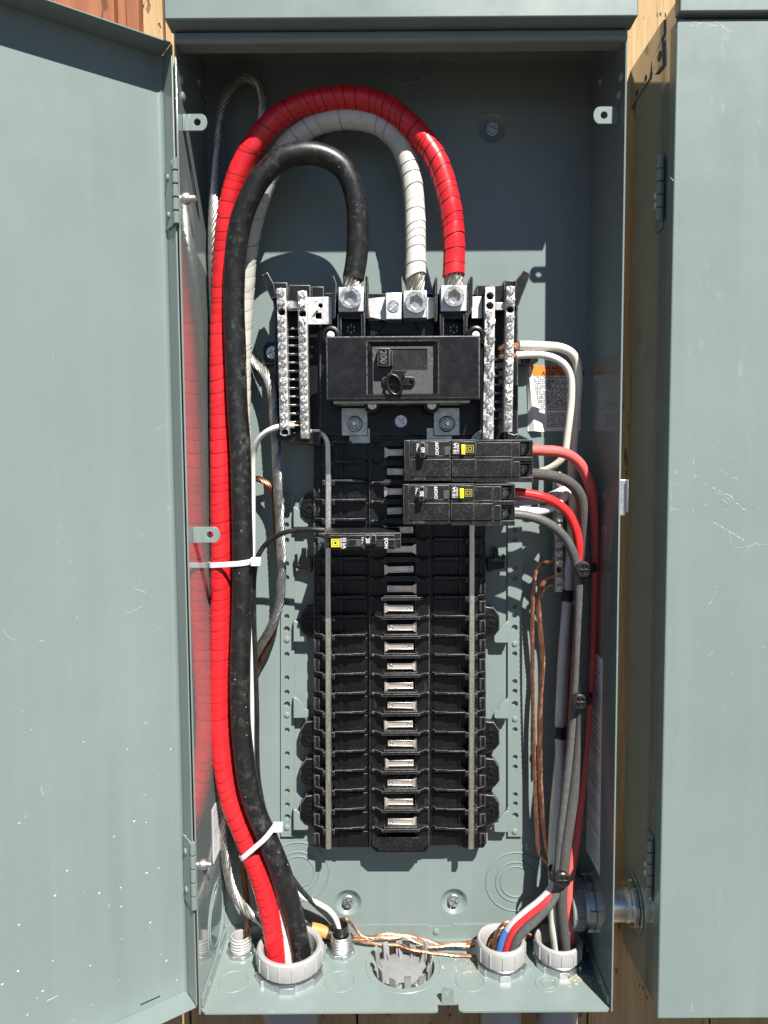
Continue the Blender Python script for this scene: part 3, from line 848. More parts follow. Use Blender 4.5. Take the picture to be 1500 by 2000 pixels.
# ---------------- upper chassis that carries the main breaker and the neutral bars
ch = MB()
ch.pix([(536, 562), (566, 562), (566, 566), (608, 566), (608, 572), (640, 572), (1000, 575), (1012, 585), (1012, 858), (985, 858), (950, 870), (612, 870), (545, 860), (536, 850)], T0, .0230)
ch.pix([(624, 600), (948, 600), (948, 850), (624, 850)], .0230, .0300)
part("chassis", ch, PL, pan, bevel=.001, pale_edge=True)
# stepped blocks behind the upper ends of the bars, splayed guide wings
part("step_block", MB().pbox(533, 551, 562, 600, .023, .052).pbox(563, 556, 607, 600, .023, .047).pbox(608, 559, 633, 590, .023, .044), PL, pan, bevel=.001, pale_edge=True)
part("step_block", MB().pbox(931, 556, 984, 600, .023, .047).pbox(984, 547, 1009, 600, .023, .050), PL, pan, bevel=.001, pale_edge=True)
part("guide_wing", MB().pix([(511, 534), (514, 537), (522, 530), (534, 552), (540, 580), (530, 585), (521, 566)], .030, .056), PL, pan, bevel=.0008, pale_edge=True)
part("guide_wing", MB().pix([(1008, 548), (1023, 526), (1037, 534), (1024, 568), (1010, 604), (1003, 590)], .030, .056), PL, pan, bevel=.0008, pale_edge=True)
# corner feet with chassis screws
part("chassis_foot", MB().pix([(512, 676), (519, 668), (545, 668), (545, 712), (512, 712)], .004, .016), PL, pan, bevel=.001, pale_edge=True)
part("chassis_foot", MB().pix([(1000, 664), (1048, 664), (1052, 672), (1052, 706), (1040, 712), (1000, 712)], .004, .016), PL, pan, bevel=.001, pale_edge=True)
part("chassis_foot", MB().pix([(985, 842), (1004, 848), (1013, 846), (1013, 855), (1005, 860), (985, 860)], .02, .046), PL, pan, bevel=.001, pale_edge=True)
part("chassis_foot", MB().pix([(538, 846), (625, 843), (625, 868), (548, 862), (538, 856)], .02, .046), PL, pan, bevel=.001, pale_edge=True)
inst("chassis_screw", SCREW_MOUNT, pan, P(533, 689, .0165), (0, 1.2, 0))
inst("chassis_screw", SCREW_MOUNT, pan, P(1032, 686, .0165), (0, .4, 0))
inst("chassis_screw", SCREW_MOUNT, pan, P(783, 823, .0305), (0, .8, 0))

# four terminal bars with screws
def bar(u0t, u1t, v0, u0b, u1b, v1, t, screws, open_holes, stagger=0, mat="bar_metal"):
    t0 = t - .0105
    c = [P(u0t, v0, t), P(u1t, v0, t), P(u1b, v1, t), P(u0b, v1, t)]
    holes = []
    for v in open_holes:
        f = (v - v0) / (v1 - v0); u = (u0t + (u0b - u0t) * f + u1t + (u1b - u1t) * f) / 2
        q = P(u, v, t); holes.append(circ(q.x, q.z, .0034, 16))
    bo = part("terminal_bar", MB().xz([[(q.x, q.z) for q in c]] + holes, t0, t), mat, pan, bevel=.0005)
    for k, v in enumerate(screws):
        f = (v - v0) / (v1 - v0); u = (u0t + (u0b - u0t) * f + u1t + (u1b - u1t) * f) / 2
        if stagger: u += (stagger if k % 2 else -stagger)
        q = P(u, v, t)
        inst("bar_screw", SCREW_BAR, bo, (q.x + random.uniform(-.0002, .0002), q.y + random.uniform(-.0002, .0008), q.z), (random.uniform(-.10, .22), random.uniform(0, 6.3), random.uniform(-.12, .12)), bevel=.0007)
    return bo
tb = .0600
bar(540, 558, 563, 547, 565, 849, tb, [571, 590] + [624 + 17.15 * k for k in range(13)], [609, 846 - 1])
bar(581, 599, 568, 587, 604, 857, tb, [576, 594] + [627 + 17.05 * k for k in range(13)] + [848], [612.5])
bar(948, 967, 560, 943, 964, 858, tb, [612 + 17.05 * k for k in range(14)] + [849], [578, 597], stagger=3.6)
bar(989, 1006, 559, 984, 1001, 844, tb, [567, 587] + [621 + 17.3 * k for k in range(13)], [604])
# moulded comb between each pair of bars: bright edged bars seen through the gap
for u0, u1, v0 in ((560, 583, 640), (967, 987, 700)):
    for k in range(12 if u0 < 700 else 11):
        v = v0 + 16.6 * k
        if v > 826: break
        part("comb_bar", MB().pbox(u0, v, u1 + 2, v + 4.2, .030, .046), ["plastic", "galvanised"] if u0 < 700 else PL, pan, bevel=.0005, pale_edge=True)
part("jumper_strap", MB().ribbon(smooth_path([P(557, 592, .056), P(563, 594, .0590), P(573, 595, .0585), P(582, 596, .055)], .001), .0008, .0065, up=Vector((0, 1, 0))).pbox(557, 590, 583, 607, .052, .054), "aluminium", pan, bevel=.0006)
part("jumper_strap", MB().pbox(966, 590, 990, 606, .051, .054), "aluminium", pan, bevel=.0006)
# tinned plates beside the lugs
def hole_plate(u0, v0, u1, v1, t, rnd, sq, mat="galvanised"):
    x0, x1, z0, z1 = XF(u0, v0, t), XF(u1, v0, t), ZF(u0, v1, t), ZF(u0, v0, t)
    h = []
    if rnd: q = P(*rnd, t); h.append(circ(q.x, q.z, .0021, 14))
    if sq: q = P(*sq, t); h.append(rect(q.x - .0028, q.x + .0028, q.z - .0028, q.z + .0028))
    return part("tinned_plate", MB().xz([rect(x0, x1, z0, z1)] + h, t - .002, t), mat, pan, bevel=.0004)
hole_plate(599, 580, 648, 634, .050, (626, 597), (622, 617))
part("tinned_plate", MB().pix([(717, 583), (752, 580), (754, 626), (722, 620)], .046, .048), "galvanised", pan, bevel=.0004)
part("tinned_plate", MB().pix([(834, 581), (852, 580), (852, 620), (834, 624)], .044, .046), "galvanised", pan, bevel=.0004)
part("tinned_plate", MB().pbox(921, 579, 942, 622, .046, .048), "galvanised", pan, bevel=.0004)
part("bar_link", MB().pbox(604, 838, 626, 852, .040, .043), "galvanised", pan, bevel=.0006)
part("bar_link", MB().pix([(926, 858), (936, 846), (948, 842), (948, 862), (926, 862)], .040, .043), "aluminium", pan, bevel=.0006)
# bolted bus pads below the main breaker
for u, v, du in ((693, 828, 6), (873, 828, -6)):
    pd = part("bus_pad", MB().pbox(u - 26, 796, u + 25, 851, .0305, .035), "steel_dull", pan, bevel=.0006)
    part("bus_tail", MB().pbox(u - 26 + 15, 836, u + 30, 866, .0285, .0303) if du > 0 else MB().pbox(u - 40, 835, u + 10, 862, .0285, .0303), "steel_dull", pd, bevel=.0005)
    q = P(u, v, .0352)
    part("washer", MB().lathe(q, (0, -1, 0), [(.0078, 0), (.0078, .0010), (.0066, .0020), (0, .0020)], 26, cap=False), "steel_dull", pd)
    part("hex_nut", MB().lathe(q, (0, -1, 0), [(.0060, .0020), (.0060, .0060), (.0052, .0066), (.0034, .0066), (.0034, .0050), (0, .0050)], 6, cap=False, ), "steel_dull", pd, ang=20)
    part("stud", MB().lathe(q, (0, -1, 0), [(.0026, .004), (.0026, .0095), (.0021, .0102), (0, .0102)], 14, cap=False), "nickel", pd)
# barrier fins rising between the lugs
for pts in ([(648, 540), (652, 538), (657, 552), (655, 622), (649, 622)], [(713, 540), (716, 537), (719, 540), (720, 622), (713, 622)], [(850, 542), (853, 538), (855, 545), (854, 628), (849, 628)], [(912, 560), (919, 538), (924, 540), (923, 600), (914, 622)]):
    part("barrier_fin", MB().pix(pts, .024, .060), PL, pan, bevel=.0007, pale_edge=True)
part("sloped_tray", MB().pix([(722, 626), (757, 627), (757, 622), (850, 622), (850, 657), (722, 657)], .030, .040), PL, pan, bevel=.001)
part("sloped_tray", MB().pix([(757, 628), (810, 628), (822, 654), (732, 654)], .040, .0425), PL, pan, bevel=.001)

# ================================================================== lugs (part of the main breaker and neutral)
def lug(parent, u0, v0, u1, v1, t, uc, vc, r, socket=True):
    o = part("lug", MB().pbox(u0, v0, u1, v1, t - .022, t), "lug_alu", parent, bevel=.0007)
    q = P(uc, vc, t)
    h = .0058 if socket else .0006
    if socket:
        m = MB().xz([circ(q.x, q.z, r, 32), circ(q.x, q.z, r * .66, 6, .4)], t - .0002, t + h)
        part("socket_floor", MB().lathe((q.x, -t - .0003, q.z), (0, -1, 0), [(r * .75, 0), (r * .45, .0004), (r * .1, .0010), (0, .0010)], 18, cap=False), "nickel", o)
        part("set_screw", m, "nickel", o, bevel=.0007)
    else:
        m = MB().lathe(q, (0, -1, 0), [(r, 0), (r, .0008), (r * .82, .0008), (r * .78, .0002)], 22, cap=False)
        a = .7
        for s in (-1, 1):
            arc = []
            for i in range(9):
                b = a + (0 if s > 0 else math.pi) + .18 + (math.pi - .36) * i / 8
                arc.append((q.x + r * .8 * math.cos(b), q.z + r * .8 * math.sin(b)))
            m.xz([arc], t - .0002, t + .0006)
        part("set_screw", m, "nickel", o)
    return o

# ================================================================== main breaker
mb = thing("main_breaker", "large black main circuit breaker with 200 on its handle", "circuit breaker", P(788, 782, .035))
TM = .0870
body = MB().pbox(637, 656, 938, 781, .031, TM - .004)
zz = lambda v: ZF(788, v, TM); xx = lambda u: XF(u, 718, TM)
part("case", body, ["plastic_dusty", "plastic_worn_glint"], mb, bevel=.0012, pale_edge=True)
face = MB().xz([rect(xx(637.5), xx(937.5), zz(779), zz(658)), rect(xx(718), xx(855), zz(770), zz(667))], TM - .0042, TM)
part("face_plate", face, ["plastic", "plastic_worn_glint"], mb, bevel=.0010, pale_edge=True)
# sloped frame inside the recess
fr = MB()
a = [(xx(718), zz(770)), (xx(855), zz(770)), (xx(855), zz(667)), (xx(718), zz(667))]
b = [(xx(728), zz(768)), (xx(846), zz(768)), (xx(846), zz(675)), (xx(728), zz(675))]
vs = [(x, -TM + .0002, z) for x, z in a] + [(x, -TM + .0032, z) for x, z in b] + [(x, -TM + .006, z) for x, z in a]
fr.add(vs, [(0,1,5,4),(1,2,6,5),(2,3,7,6),(3,0,4,7),(0,1,9,8),(1,2,10,9),(2,3,11,10),(3,0,8,11),(8,9,10,11)])
part("recess_frame", fr, "plastic", mb)
esc = MB().xz([rect(xx(728), xx(846), zz(769), zz(674)), rect(xx(762), xx(835), zz(722), zz(680))], TM - .0048, TM - .0032)
part("escutcheon", esc, "plastic_texture", mb)
part("handle_window", MB().xz([rect(xx(761), xx(836), zz(723), zz(679))], TM - .0075, TM - .0068), "plastic_window", mb)
hn = MB().pbox(737, 679, 762, 716, TM - .003, TM + .0065)
ho = part("handle", hn, ["plastic", "plastic_worn_glint"], mb, bevel=.0009, pale_edge=True)
part("handle_step", MB().pbox(762, 684, 767, 714, TM - .004, TM + .002), PL, ho, bevel=.0006, pale_edge=True)
text("rating_mark", "200", .0078, "plastic_worn_glint", ho, 748.5, 697, TM + .0067, -90, .00018)
text("off_mark", "O/OFF", .0062, "ink_white" if False else "plastic_worn_glint", mb, 731.5, 700, TM - .0030, -90, .00012)
text("on_mark", "I/ON", .0062, "plastic_worn_glint", mb, 842, 700, TM - .0030, -90, .00012)
# lock hasp: a swinging eye over a short slide
lo = part("lock_slide", MB().pix([(746, 739), (752, 735), (806, 735), (812, 741), (812, 746), (806, 753), (752, 753), (746, 747)], TM - .0035, TM + .0000), PL, mb, bevel=.0008, pale_edge=True)
part("slide_pin", MB().lathe(P(805, 742, TM), (0, -1, 0), [(.0022, 0), (.0022, .001), (.0014, .0018), (0, .002)], 14, cap=False), "plastic", lo)
c = P(770, 752, TM + .0035)
el = []
for i in range(26):
    a = 2 * math.pi * i / 26
    el.append(Vector((c.x + .0062 * math.cos(a) - .0016 * math.sin(a), c.y, c.z + .0086 * math.sin(a))))
m = MB(); m.tube(el + [el[0], el[1]], .0017, 8, cap=False)
m.pix([(764, 724), (795, 724), (788, 731), (786, 742), (770, 738), (768, 728)], TM - .001, TM + .0045)
part("lock_hasp", m, "plastic", mb, bevel=.0004)
# ears, screws, chin strip, lug towers
for u in (646, 929):
    part("cover_ear", MB().lathe(P(u, 655, TM - .010), (0, -1, 0), [(.0085, -.012), (.0085, 0), (.0070, .0008), (.0055, .0008), (.0050, -.002), (0, -.002)], 22, cap=False), PL, mb)
    part("cover_screw", MB().lathe(P(u, 655, TM - .011), (0, -1, 0), [(.0036, 0), (.0034, .0018), (.0020, .0030), (0, .0033)], 16, cap=False), "nylon", mb)
part("chin_strip", MB().pbox(651, 782, 918, 788, .05, .074), ["steel_dull"], mb, bevel=.0005)
for u in (727, 843):
    part("cover_boss", MB().lathe(P(u, 791, .060), (0, -1, 0), [(.0075, -.02), (.0075, 0), (.006, .0006), (0, .0006)], 20, cap=False), PL, mb)
    inst("cover_screw", SCREW_SLOT, mb, P(u, 791, .0608), (0, 1.1, 0))
for u in (686, 886):
    tw = MB().pbox(u - 27, 611, u - 19, 657, .040, .062).pbox(u + 19, 611, u + 27, 657, .040, .062).pbox(u - 19, 611, u + 19, 622, .040, .059).pbox(u - 19, 622, u + 19, 657, .036, .044)
    to = part("lug_tower", tw, PL, mb, bevel=.0006, pale_edge=True)
    for k in range(6):
        a = k * math.pi / 3 + .5
        q = P(u + 7 * math.cos(a), 643 + 7 * math.sin(a), .0442)
        part("strand_end", MB().lathe(q, (0, -1, 0), [(.0014, 0), (.0013, .0012), (.0006, .0018), (0, .0018)], 8, cap=False), "steel_dull", to)
TLUG = .0640
lug(mb, 661, 560, 711, 609, TLUG, 685, 584, .0097)
lug(mb, 861, 557, 912, 608, TLUG, 886, 581, .0094)
lug(pan, 788, 567, 834, 621, TLUG - .002, 812, 592, .0100)
lug(pan, 753, 571, 785, 624, TLUG - .004, 768, 598, .0054, socket=False)

# ================================================================== branch breakers
SCREW_TERM = screw_mesh("terminal_screw", .0034, .0030, "steel_dull", .0007)
BW = ["plastic_dusty", "plastic_worn_glint", "plastic"]
def logo(parent, u, v, t, s, thin=False):
    q = P(u, v, t); a = .0036 * s
    w = .80 if thin else .72
    m = MB()
    m.xz([rect(q.x - a, q.x + a, q.z - a, q.z + a), rect(q.x - a * w, q.x + a * w, q.z - a * w, q.z + a * w)], t, t + .00015)
    b = a * .55
    m.xz([rect(q.x - b, q.x + b, q.z - b, q.z + b), rect(q.x - b * .55, q.x + b * .55, q.z - b * .55, q.z + b * .55)], t, t + .00015)
    part("square_emblem", m, "ink_dull_yellow" if thin else "ink_yellow", parent)
def double_breaker(name, label, u0, v0, um1, um2, ut, ue, v1, amp, serial):
    t = .0945
    o = thing(name, label, "circuit breaker", P((u0 + ue) / 2, v1, .04), "branch breakers")
    h = v1 - v0; vm = v0 + h * .36; vn = v0 + h * .455; vl = v0 + h * .865
    bd = MB()
    bd.pbox(u0, v0 + 1, u0 + 11, v1 - 3, .037, t - .002)                          # end block
    bd.pbox(u0 + 12, v0 + 3, um1 - 1, vm, .05, t)                                 # handle field
    bd.pbox(u0 + 12, vm + .6, um1 - 1, vn - .6, .05, t - .0006)
    bd.pbox(u0 + 12, vn, um1 - 1, vl, .05, t - .0002)
    bd.pbox(u0 + 12, vl + .6, um1 - 1, v1 - 3, .05, t - .0012)
    bd.pbox(um1 + 1.5, v0 + 3, um2, vm, .05, t)
    bd.pbox(um1 + 1.5, vm + .6, um2, vn - .6, .05, t - .0008)
    bd.pbox(um1 + 1.5, vn, um2, vl, .05, t - .0002)
    bd.pbox(um1 + 1.5, vl + .8, um2 - 1, v1 - 1, .05, t - .0016)
    bd.pbox(um2 + .6, v0 + 5, ut - 17, vm + 1, .05, t - .001)
    bd.pbox(um2 + .6, vm + 1.8, ut - 17, vn, .05, t - .0016)
    bd.pbox(um2 + .6, vn + .8, ut - 17, vl, .05, t - .001)
    bd.pbox(um2 + .6, vl + .8, ut - 2, v1, .05, t - .0022)
    bd.pbox(ut - 16, v0 + h * .40, ue, v0 + h * .50, .04, t - .0012)              # between the terminals
    bd.pbox(ut - 16, v0 + h * .51, ut - 1, vl, .05, t - .0012)
    bd.pbox(ut - 16, v0 + 5, ut - 1, v0 + h * .39, .05, t - .0012)
    bd.pbox(um2 + .6, v0, ue, v0 + 4.4, .04, t - .003)
    bd.pbox(ut - 1.4, vl + .8, ue, v1, .04, t - .003)
    bd.pbox(ut, v0 + h * .51, ue, v0 + h * .56, .04, t - .0028)
    bd.pbox(u0 + 1, v0, um2, v0 + 2.4, .04, t - .003)
    core = MB().pbox(u0 + 2, v0 + 2, ut - 1, v1 - 3, .037, t - .007)
    core.pbox(ut - 1, v0 + 2, ue - 1, v1 - 2, .037, t - .030)
    part("case", bd, BW, o, bevel=.00045, seg=2, pale_edge=True)
    part("case_core", core, ["plastic", "plastic_worn_glint"], o, bevel=.0004)
    for f, sv in ((.06, .38), (.57, .86)):
        # side cheeks and clamp screw of one terminal
        va, vb = v0 + h * f, v0 + h * sv
        vc = (va + vb) / 2
        so = part("terminal_clamp", MB().pbox(ut, va + 1, ut + 16, vb - 1, t - .030, t - .0195), "steel_dull", o, bevel=.0006)
        inst("terminal_screw", SCREW_TERM, so, P(ut + 7, vc, t - .0190), (0, random.uniform(0, 3), 0))
        part("terminal_cheek", MB().pix([(ue - 7, va), (ue, va - 3), (ue, vb - 4), (ue - 12, vb), (ue - 6, vc)], t - .028, t - .004), PL, o, bevel=.0004, pale_edge=True)
    hu = u0 + 34
    hd_ = MB().pbox(hu - 4, v0 + 5, hu + 7, vn - 3, t - .004, t + .0088)
    ho = part("handle", hd_, ["plastic", "plastic_worn_glint"], o, bevel=.0007, pale_edge=True)
    part("handle_root", MB().pbox(hu + 7, v0 + 7, hu + 13, vm + 1, t - .003, t + .003), ["plastic_texture", "plastic_worn_glint"], ho, bevel=.0008)
    part("handle_slot", MB().pbox(hu + 13.5, v0 + 8, hu + 26, vm + 1, t - .001, t + .00025), "rubber", o)
    part("test_window", MB().pbox(um1 - 13, v0 + 13, um1 - 2.5, vm, t - .0005, t + .00025), "plastic_texture", o, bevel=.0003)
    text("rating_mark", amp, .0047, "ink_white", ho, hu + 2.6, (v0 + vn) / 2 + 1, t + .0090, 90, .00014)
    text("on_mark", "I/ON", .0041, "ink_white", o, u0 + 27, v0 + 17, t + .0002, 90, .00012)
    text("off_mark", "O/OFF", .0040, "ink_white", o, hu + 30, v0 + 17, t + .0002, 90, .00012)
    text("interrupt_mark", "10 kA", .0042, "ink_white", o, um1 + 8, v0 + 17, t + .0002, 90, .00014)
    text("voltage_mark", "120/240V", .0024, "ink_white", o, um1 + 14, v0 + 17, t + .0002, 90, .00006)
    text("date_mark", serial, .0036, "plastic_worn_glint", o, u0 + 30, v1 - 8, t - .0008, 0, .00008, spacing=1.15)
    part("trip_button", MB().pbox(um2 - 28, v0 + 9, um2 - 20, vm - 1, t - .003, t + .0030), "ink_yellow", o, bevel=.0005)
    logo(o, um2 - 11, v0 + 17.5, t + .0001, .92, True)
    # scuffs
    m = MB()
    for i in range(26):
        u, v = random.uniform(um1 + 2, um2 - 2) if i % 2 else random.uniform(u0 + 15, ut - 20), random.uniform(vn + 4, vl - 3)
        a, ln = random.uniform(0, 3.1), random.uniform(1, 4)
        m.ribbon([P(u, v, t), P(u + ln * math.cos(a), v + ln * math.sin(a), t)], .00008, .00022)
    part("scuff_marks", m, "plastic_worn_glint", o)["kind"] = "stuff"
    return o
B60 = double_breaker("double_breaker", "black two pole breaker marked 60, upper of the right pair", 790, 859, 881, 929, 1017, 1041, 942, "60", "25312")
B50 = double_breaker("double_breaker", "black two pole breaker marked 50, lower of the right pair", 788, 945, 879, 926, 980, 1006, 1027, "50", "25312")

sb = thing("single_breaker", "black single pole breaker marked 20 on the left rail", "circuit breaker", P(705, 1072, .04), "branch breakers")
t = .0945
bd = MB()
bd.pbox(633, 1041, 783, 1050.5, .037, t - .004)
bd.pbox(644, 1045, 771, 1051.5, .05, t - .0018)
bd.pbox(646, 1052.5, 678, 1069, .05, t)
bd.pbox(679, 1053, 772, 1068.5, .05, t - .0004)
bd.pbox(772.6, 1052, 783, 1071, .037, t - .003)
bd.pbox(633, 1052, 645, 1071, .037, t - .005)
bd.pbox(646, 1069.6, 772, 1073, .04, t - .003)
bd.pbox(622, 1042, 632.6, 1048, .04, t - .012)
bd.pbox(622, 1064, 632.6, 1071, .04, t - .012)
bd.pbox(624, 1049, 632.6, 1063.5, .04, t - .030)
part("case", bd, BW, sb, bevel=.0005, pale_edge=True)
hn = part("handle", MB().pbox(713, 1044, 724, 1065, t - .002, t + .0088).pbox(724, 1044, 735, 1063, t - .002, t + .0045), ["plastic", "plastic_worn_glint"], sb, bevel=.0009, pale_edge=True)
text("rating_mark", "20", .0046, "ink_white", hn, 718, 1056, t + .0090, -90, .00014)
part("handle_slot", MB().pbox(736, 1053, 748, 1068, t - .001, t + .00025), "rubber", sb)
part("test_window", MB().pbox(695, 1053, 705, 1067.5, t - .001, t + .0003), "plastic_texture", sb, bevel=.0003)
text("off_mark", "O/OFF", .0036, "ink_white", sb, 709, 1060, t + .0002, -90, .0001)
text("on_mark", "I/ON", .0044, "ink_white", sb, 754, 1061, t + .0002, -90, .00014)
text("interrupt_mark", "10 kA", .0042, "ink_white", sb, 672, 1060.5, t + .0002, -90, .00014)
text("voltage_mark", "120/240V", .0024, "ink_white", sb, 666, 1060.5, t + .0002, -90, .00006)
logo(sb, 655, 1060.5, t + .0001, 1.0)
inst("terminal_screw", SCREW_BAR, sb, P(628, 1056, t - .029), (0, .5, 0))
# ================================================================== heavy feeder cables
def arclen(pts):
    d = [0.0]
    for a, b in zip(pts, pts[1:]): d.append(d[-1] + (b - a).length)
    return d
def taped(pts, R, pitch, step, n=22, tilt=.40, ph=0.0, s_end=None):
    """cable wrapped in overlapping tape: every turn is a band that sits on the one before it, with a dark seam"""
    fr = frames(pts); ds = arclen(pts); L = ds[-1]
    def at(s):
        s = min(max(s, 0), L - 1e-6)
        lo, hi = 0, len(ds) - 1
        while hi - lo > 1:
            mid = (lo + hi) // 2
            if ds[mid] <= s: lo = mid
            else: hi = mid
        f = (s - ds[lo]) / (ds[hi] - ds[lo])
        a, b = fr[lo], fr[hi]
        return [x.lerp(y, f) for x, y in zip(a, b)]
    m = MB()
    cuts = [0.0]; 
    while cuts[-1] < L + pitch: cuts.append(cuts[-1] + pitch * random.uniform(.55, 1.5))
    tl = [tilt * random.uniform(.3, 1.6) for _ in cuts]; pa = [ph + random.uniform(-.35, .35) for _ in cuts]
    lift = [random.uniform(.4, 1.4) for _ in cuts]
    rings = []; mats = []; seam = [random.random() < .84 for _ in cuts]
    for k in range(len(cuts) - 1):
        for f, dr, mi in ((0.0, 1.0, 0), (.12, .92, 0), (.5, .55, 0), (.90, .10, 1), (1.0, -.25, 0)):
            ring = []
            for i in range(n):
                a = 2 * math.pi * i / n
                s0 = cuts[k] + pitch * tl[k] * math.cos(a - pa[k]); s1 = cuts[k+1] + pitch * tl[k+1] * math.cos(a - pa[k+1])
                p, t, e, g = at(s0 + (s1 - s0) * f)
                ring.append(p + (e * math.cos(a) + g * math.sin(a)) * (R + step * dr * lift[k]))
            rings.append(ring); mats.append(mi if seam[k] else 0)
    vs = [p for r in rings for p in r]; 
    for k in range(len(rings) - 1):
        fs = [(k*n + i, k*n + (i+1) % n, (k+1)*n + (i+1) % n, (k+1)*n + i) for i in range(n)]
        m.f += fs; m.m += [mats[k]] * n
    m.v = [Vector(p) for p in vs]
    m.f += [tuple(range(n))[::-1], tuple((len(rings)-1)*n + i for i in range(n))]; m.m += [0, 0]
    return m

red_pts = [(886, 541, .0535), (887, 480, .054), (879, 400, .055), (855, 318, .056), (825, 272, .056), (787, 232, .056), (738, 202, .055), (680, 191, .055), (620, 197, .055), (572, 212, .055), (528, 243, .055), (491, 291, .054),
           (468, 335, .052), (453, 385, .049), (443, 440, .045), (437, 520, .039), (433, 600, .034), (431, 690, .031), (431, 860, .030), (431, 985, .030), (432, 1100, .030), (429, 1300, .030), (428, 1420, .031), (444, 1540, .034),
           (459, 1588, .036), (478, 1636, .038), (506, 1708, .041), (520, 1756, .043), (530, 1800, .044), (540, 1862, .045), (545, 1930, .045)]
blk_pts = [(690, 545, .0535), (697, 500, .054), (699, 450, .056), (697, 405, .058), (688, 362, .060), (668, 326, .062), (634, 305, .064), (592, 299, .066), (548, 311, .067), (513, 343, .067), (488, 385, .065), (471, 430, .061), (461, 490, .056),
           (457, 585, .050), (460, 690, .046), (464, 800, .044), (469, 870, .043), (472, 985, .042), (474, 1110, .042), (471, 1235, .042), (469, 1300, .042), (471, 1420, .043), (487, 1540, .046), (502, 1588, .047), (522, 1636, .048),
           (551, 1708, .048), (572, 1780, .047), (586, 1850, .045), (592, 1930, .045)]
wht_pts = [(812, 545, .0520), (812, 480, .051), (811, 430, .050), (807, 370, .049), (797, 320, .048), (778, 278, .047), (744, 246, .046), (704, 233, .046), (662, 232, .046), (622, 241, .045), (588, 258, .044), (560, 281, .042), (535, 320, .039),
           (514, 370, .036), (498, 420, .032), (485, 480, .028), (477, 585, .022), (472, 690, .018), (471, 800, .017), (473, 900, .017), (476, 1100, .017), (475, 1250, .017), (473, 1400, .018), (482, 1500, .021), (502, 1600, .026), (530, 1700, .032), (549, 1800, .037), (562, 1860, .040), (566, 1930, .041)]
RC = .0100
def strand_end(parent, u, v0, v1, t, ux=None):
    pts = smooth_path([P(u, v0, t), P(u if ux is None else ux, v1, t)], .002)
    part("strands", MB().strands(pts, .0087, 11, .085, sides=8), "strand_metal", parent)
red = thing("red_feeder_cable", "thick red taped feeder cable arching to the right main lug", "power cable", P(545, 1930, .045))
part("insulation", taped(ppath(red_pts, .003), RC, .0092, .00042, ph=2.2), ["tape_red", "tape_red_seam"], red, ang=50)
strand_end(red, 886, 533, 566, .0535)
wht = thing("white_feeder_cable", "thick white taped feeder cable arching to the centre lug", "power cable", P(566, 1930, .041))
part("insulation", taped(ppath(wht_pts, .003), .0093, .0097, .00044, ph=2.2), ["tape_white", "tape_white_seam"], wht, ang=50)
strand_end(wht, 812, 534, 572, .052)
blk = thing("black_feeder_cable", "thick smooth black feeder cable in the smallest arch to the left lug", "power cable", P(592, 1930, .045))
bp = ppath(blk_pts, .003)
part("insulation", MB().tube(bp, lambda f: .0099 + .00012 * math.sin(f * 60), 26), "cable_black", blk)
strand_end(blk, 688, 534, 566, .0535)
fl = MB()                                   # chalky nicks rubbed into the jacket
bf = frames(bp)
for i in range(60):
    p, t, e, g = random.choice(bf[6:-20]); a = random.uniform(0, 6.283)
    d = e * math.cos(a) + g * math.sin(a); w = random.uniform(.0001, .0004)
    if random.random() < .06: w *= 2.2
    ln = random.uniform(.0003, .0012); q = t.cross(d)
    c0 = p + d * .01006; dr = (t * random.uniform(.3, 1) + q * random.uniform(-.6, .6)).normalized(); sd = dr.cross(d)
    fl.add([c0 - dr * ln - sd * w * .3, c0 - sd * w, c0 + dr * ln, c0 + sd * w], [(0, 1, 2, 3)])
part("nicks", fl, "scratch_white", blk)["kind"] = "stuff"

# ================================================================== bare aluminium and copper ground conductors on the left
al_pts = [(426, 1320, .013), (426, 1100, .011), (425, 850, .011), (422, 680, .015), (418, 590, .023), (416, 520, .029), (416, 440, .031), (420, 350, .029), (425, 280, .027), (433, 215, .025), (450, 172, .023), (478, 152, .021), (503, 162, .019), (514, 192, .017), (512, 230, .015),
          (496, 300, .010), (478, 400, .008), (468, 520, .007), (468, 620, .007), (480, 685, .009), (497, 708, .016), (519, 730, .025), (531, 765, .030), (535, 810, .031), (539, 870, .031), (542, 940, .031), (546, 1010, .031), (549, 1075, .031), (550, 1130, .031), (545, 1180, .030), (531, 1222, .028),
          (508, 1262, .024), (488, 1300, .018), (464, 1380, .009), (442, 1480, .008), (434, 1560, .011), (436, 1630, .015), (442, 1690, .019), (457, 1745, .024), (482, 1778, .029), (512, 1800, .033), (540, 1850, .030), (548, 1920, .030)]
o = lone("aluminium_ground_cable", MB().strands(ppath(al_pts, .004), .0047, 9, .055, sides=6), "aluminium", "bare stranded aluminium cable looping up behind the red cable", "ground cable")
cu_pts = [(470, 928, .008), (492, 933, .014), (512, 938, .021), (527, 950, .024), (535, 975, .023), (540, 1040, .021), (546, 1120, .020), (544, 1190, .020), (528, 1248, .018), (508, 1290, .014), (494, 1340, .009), (482, 1450, .007), (470, 1560, .008), (468, 1650, .012), (476, 1710, .016), (483, 1770, .020), (484, 1830, .021), (481, 1868, .021)]
lone("copper_ground_conductor", MB().strands(ppath(cu_pts, .004), .0033, 7, .040, sides=6), "copper_dark", "dark bare copper conductor running behind the red cable into the small fitting", "ground wire")
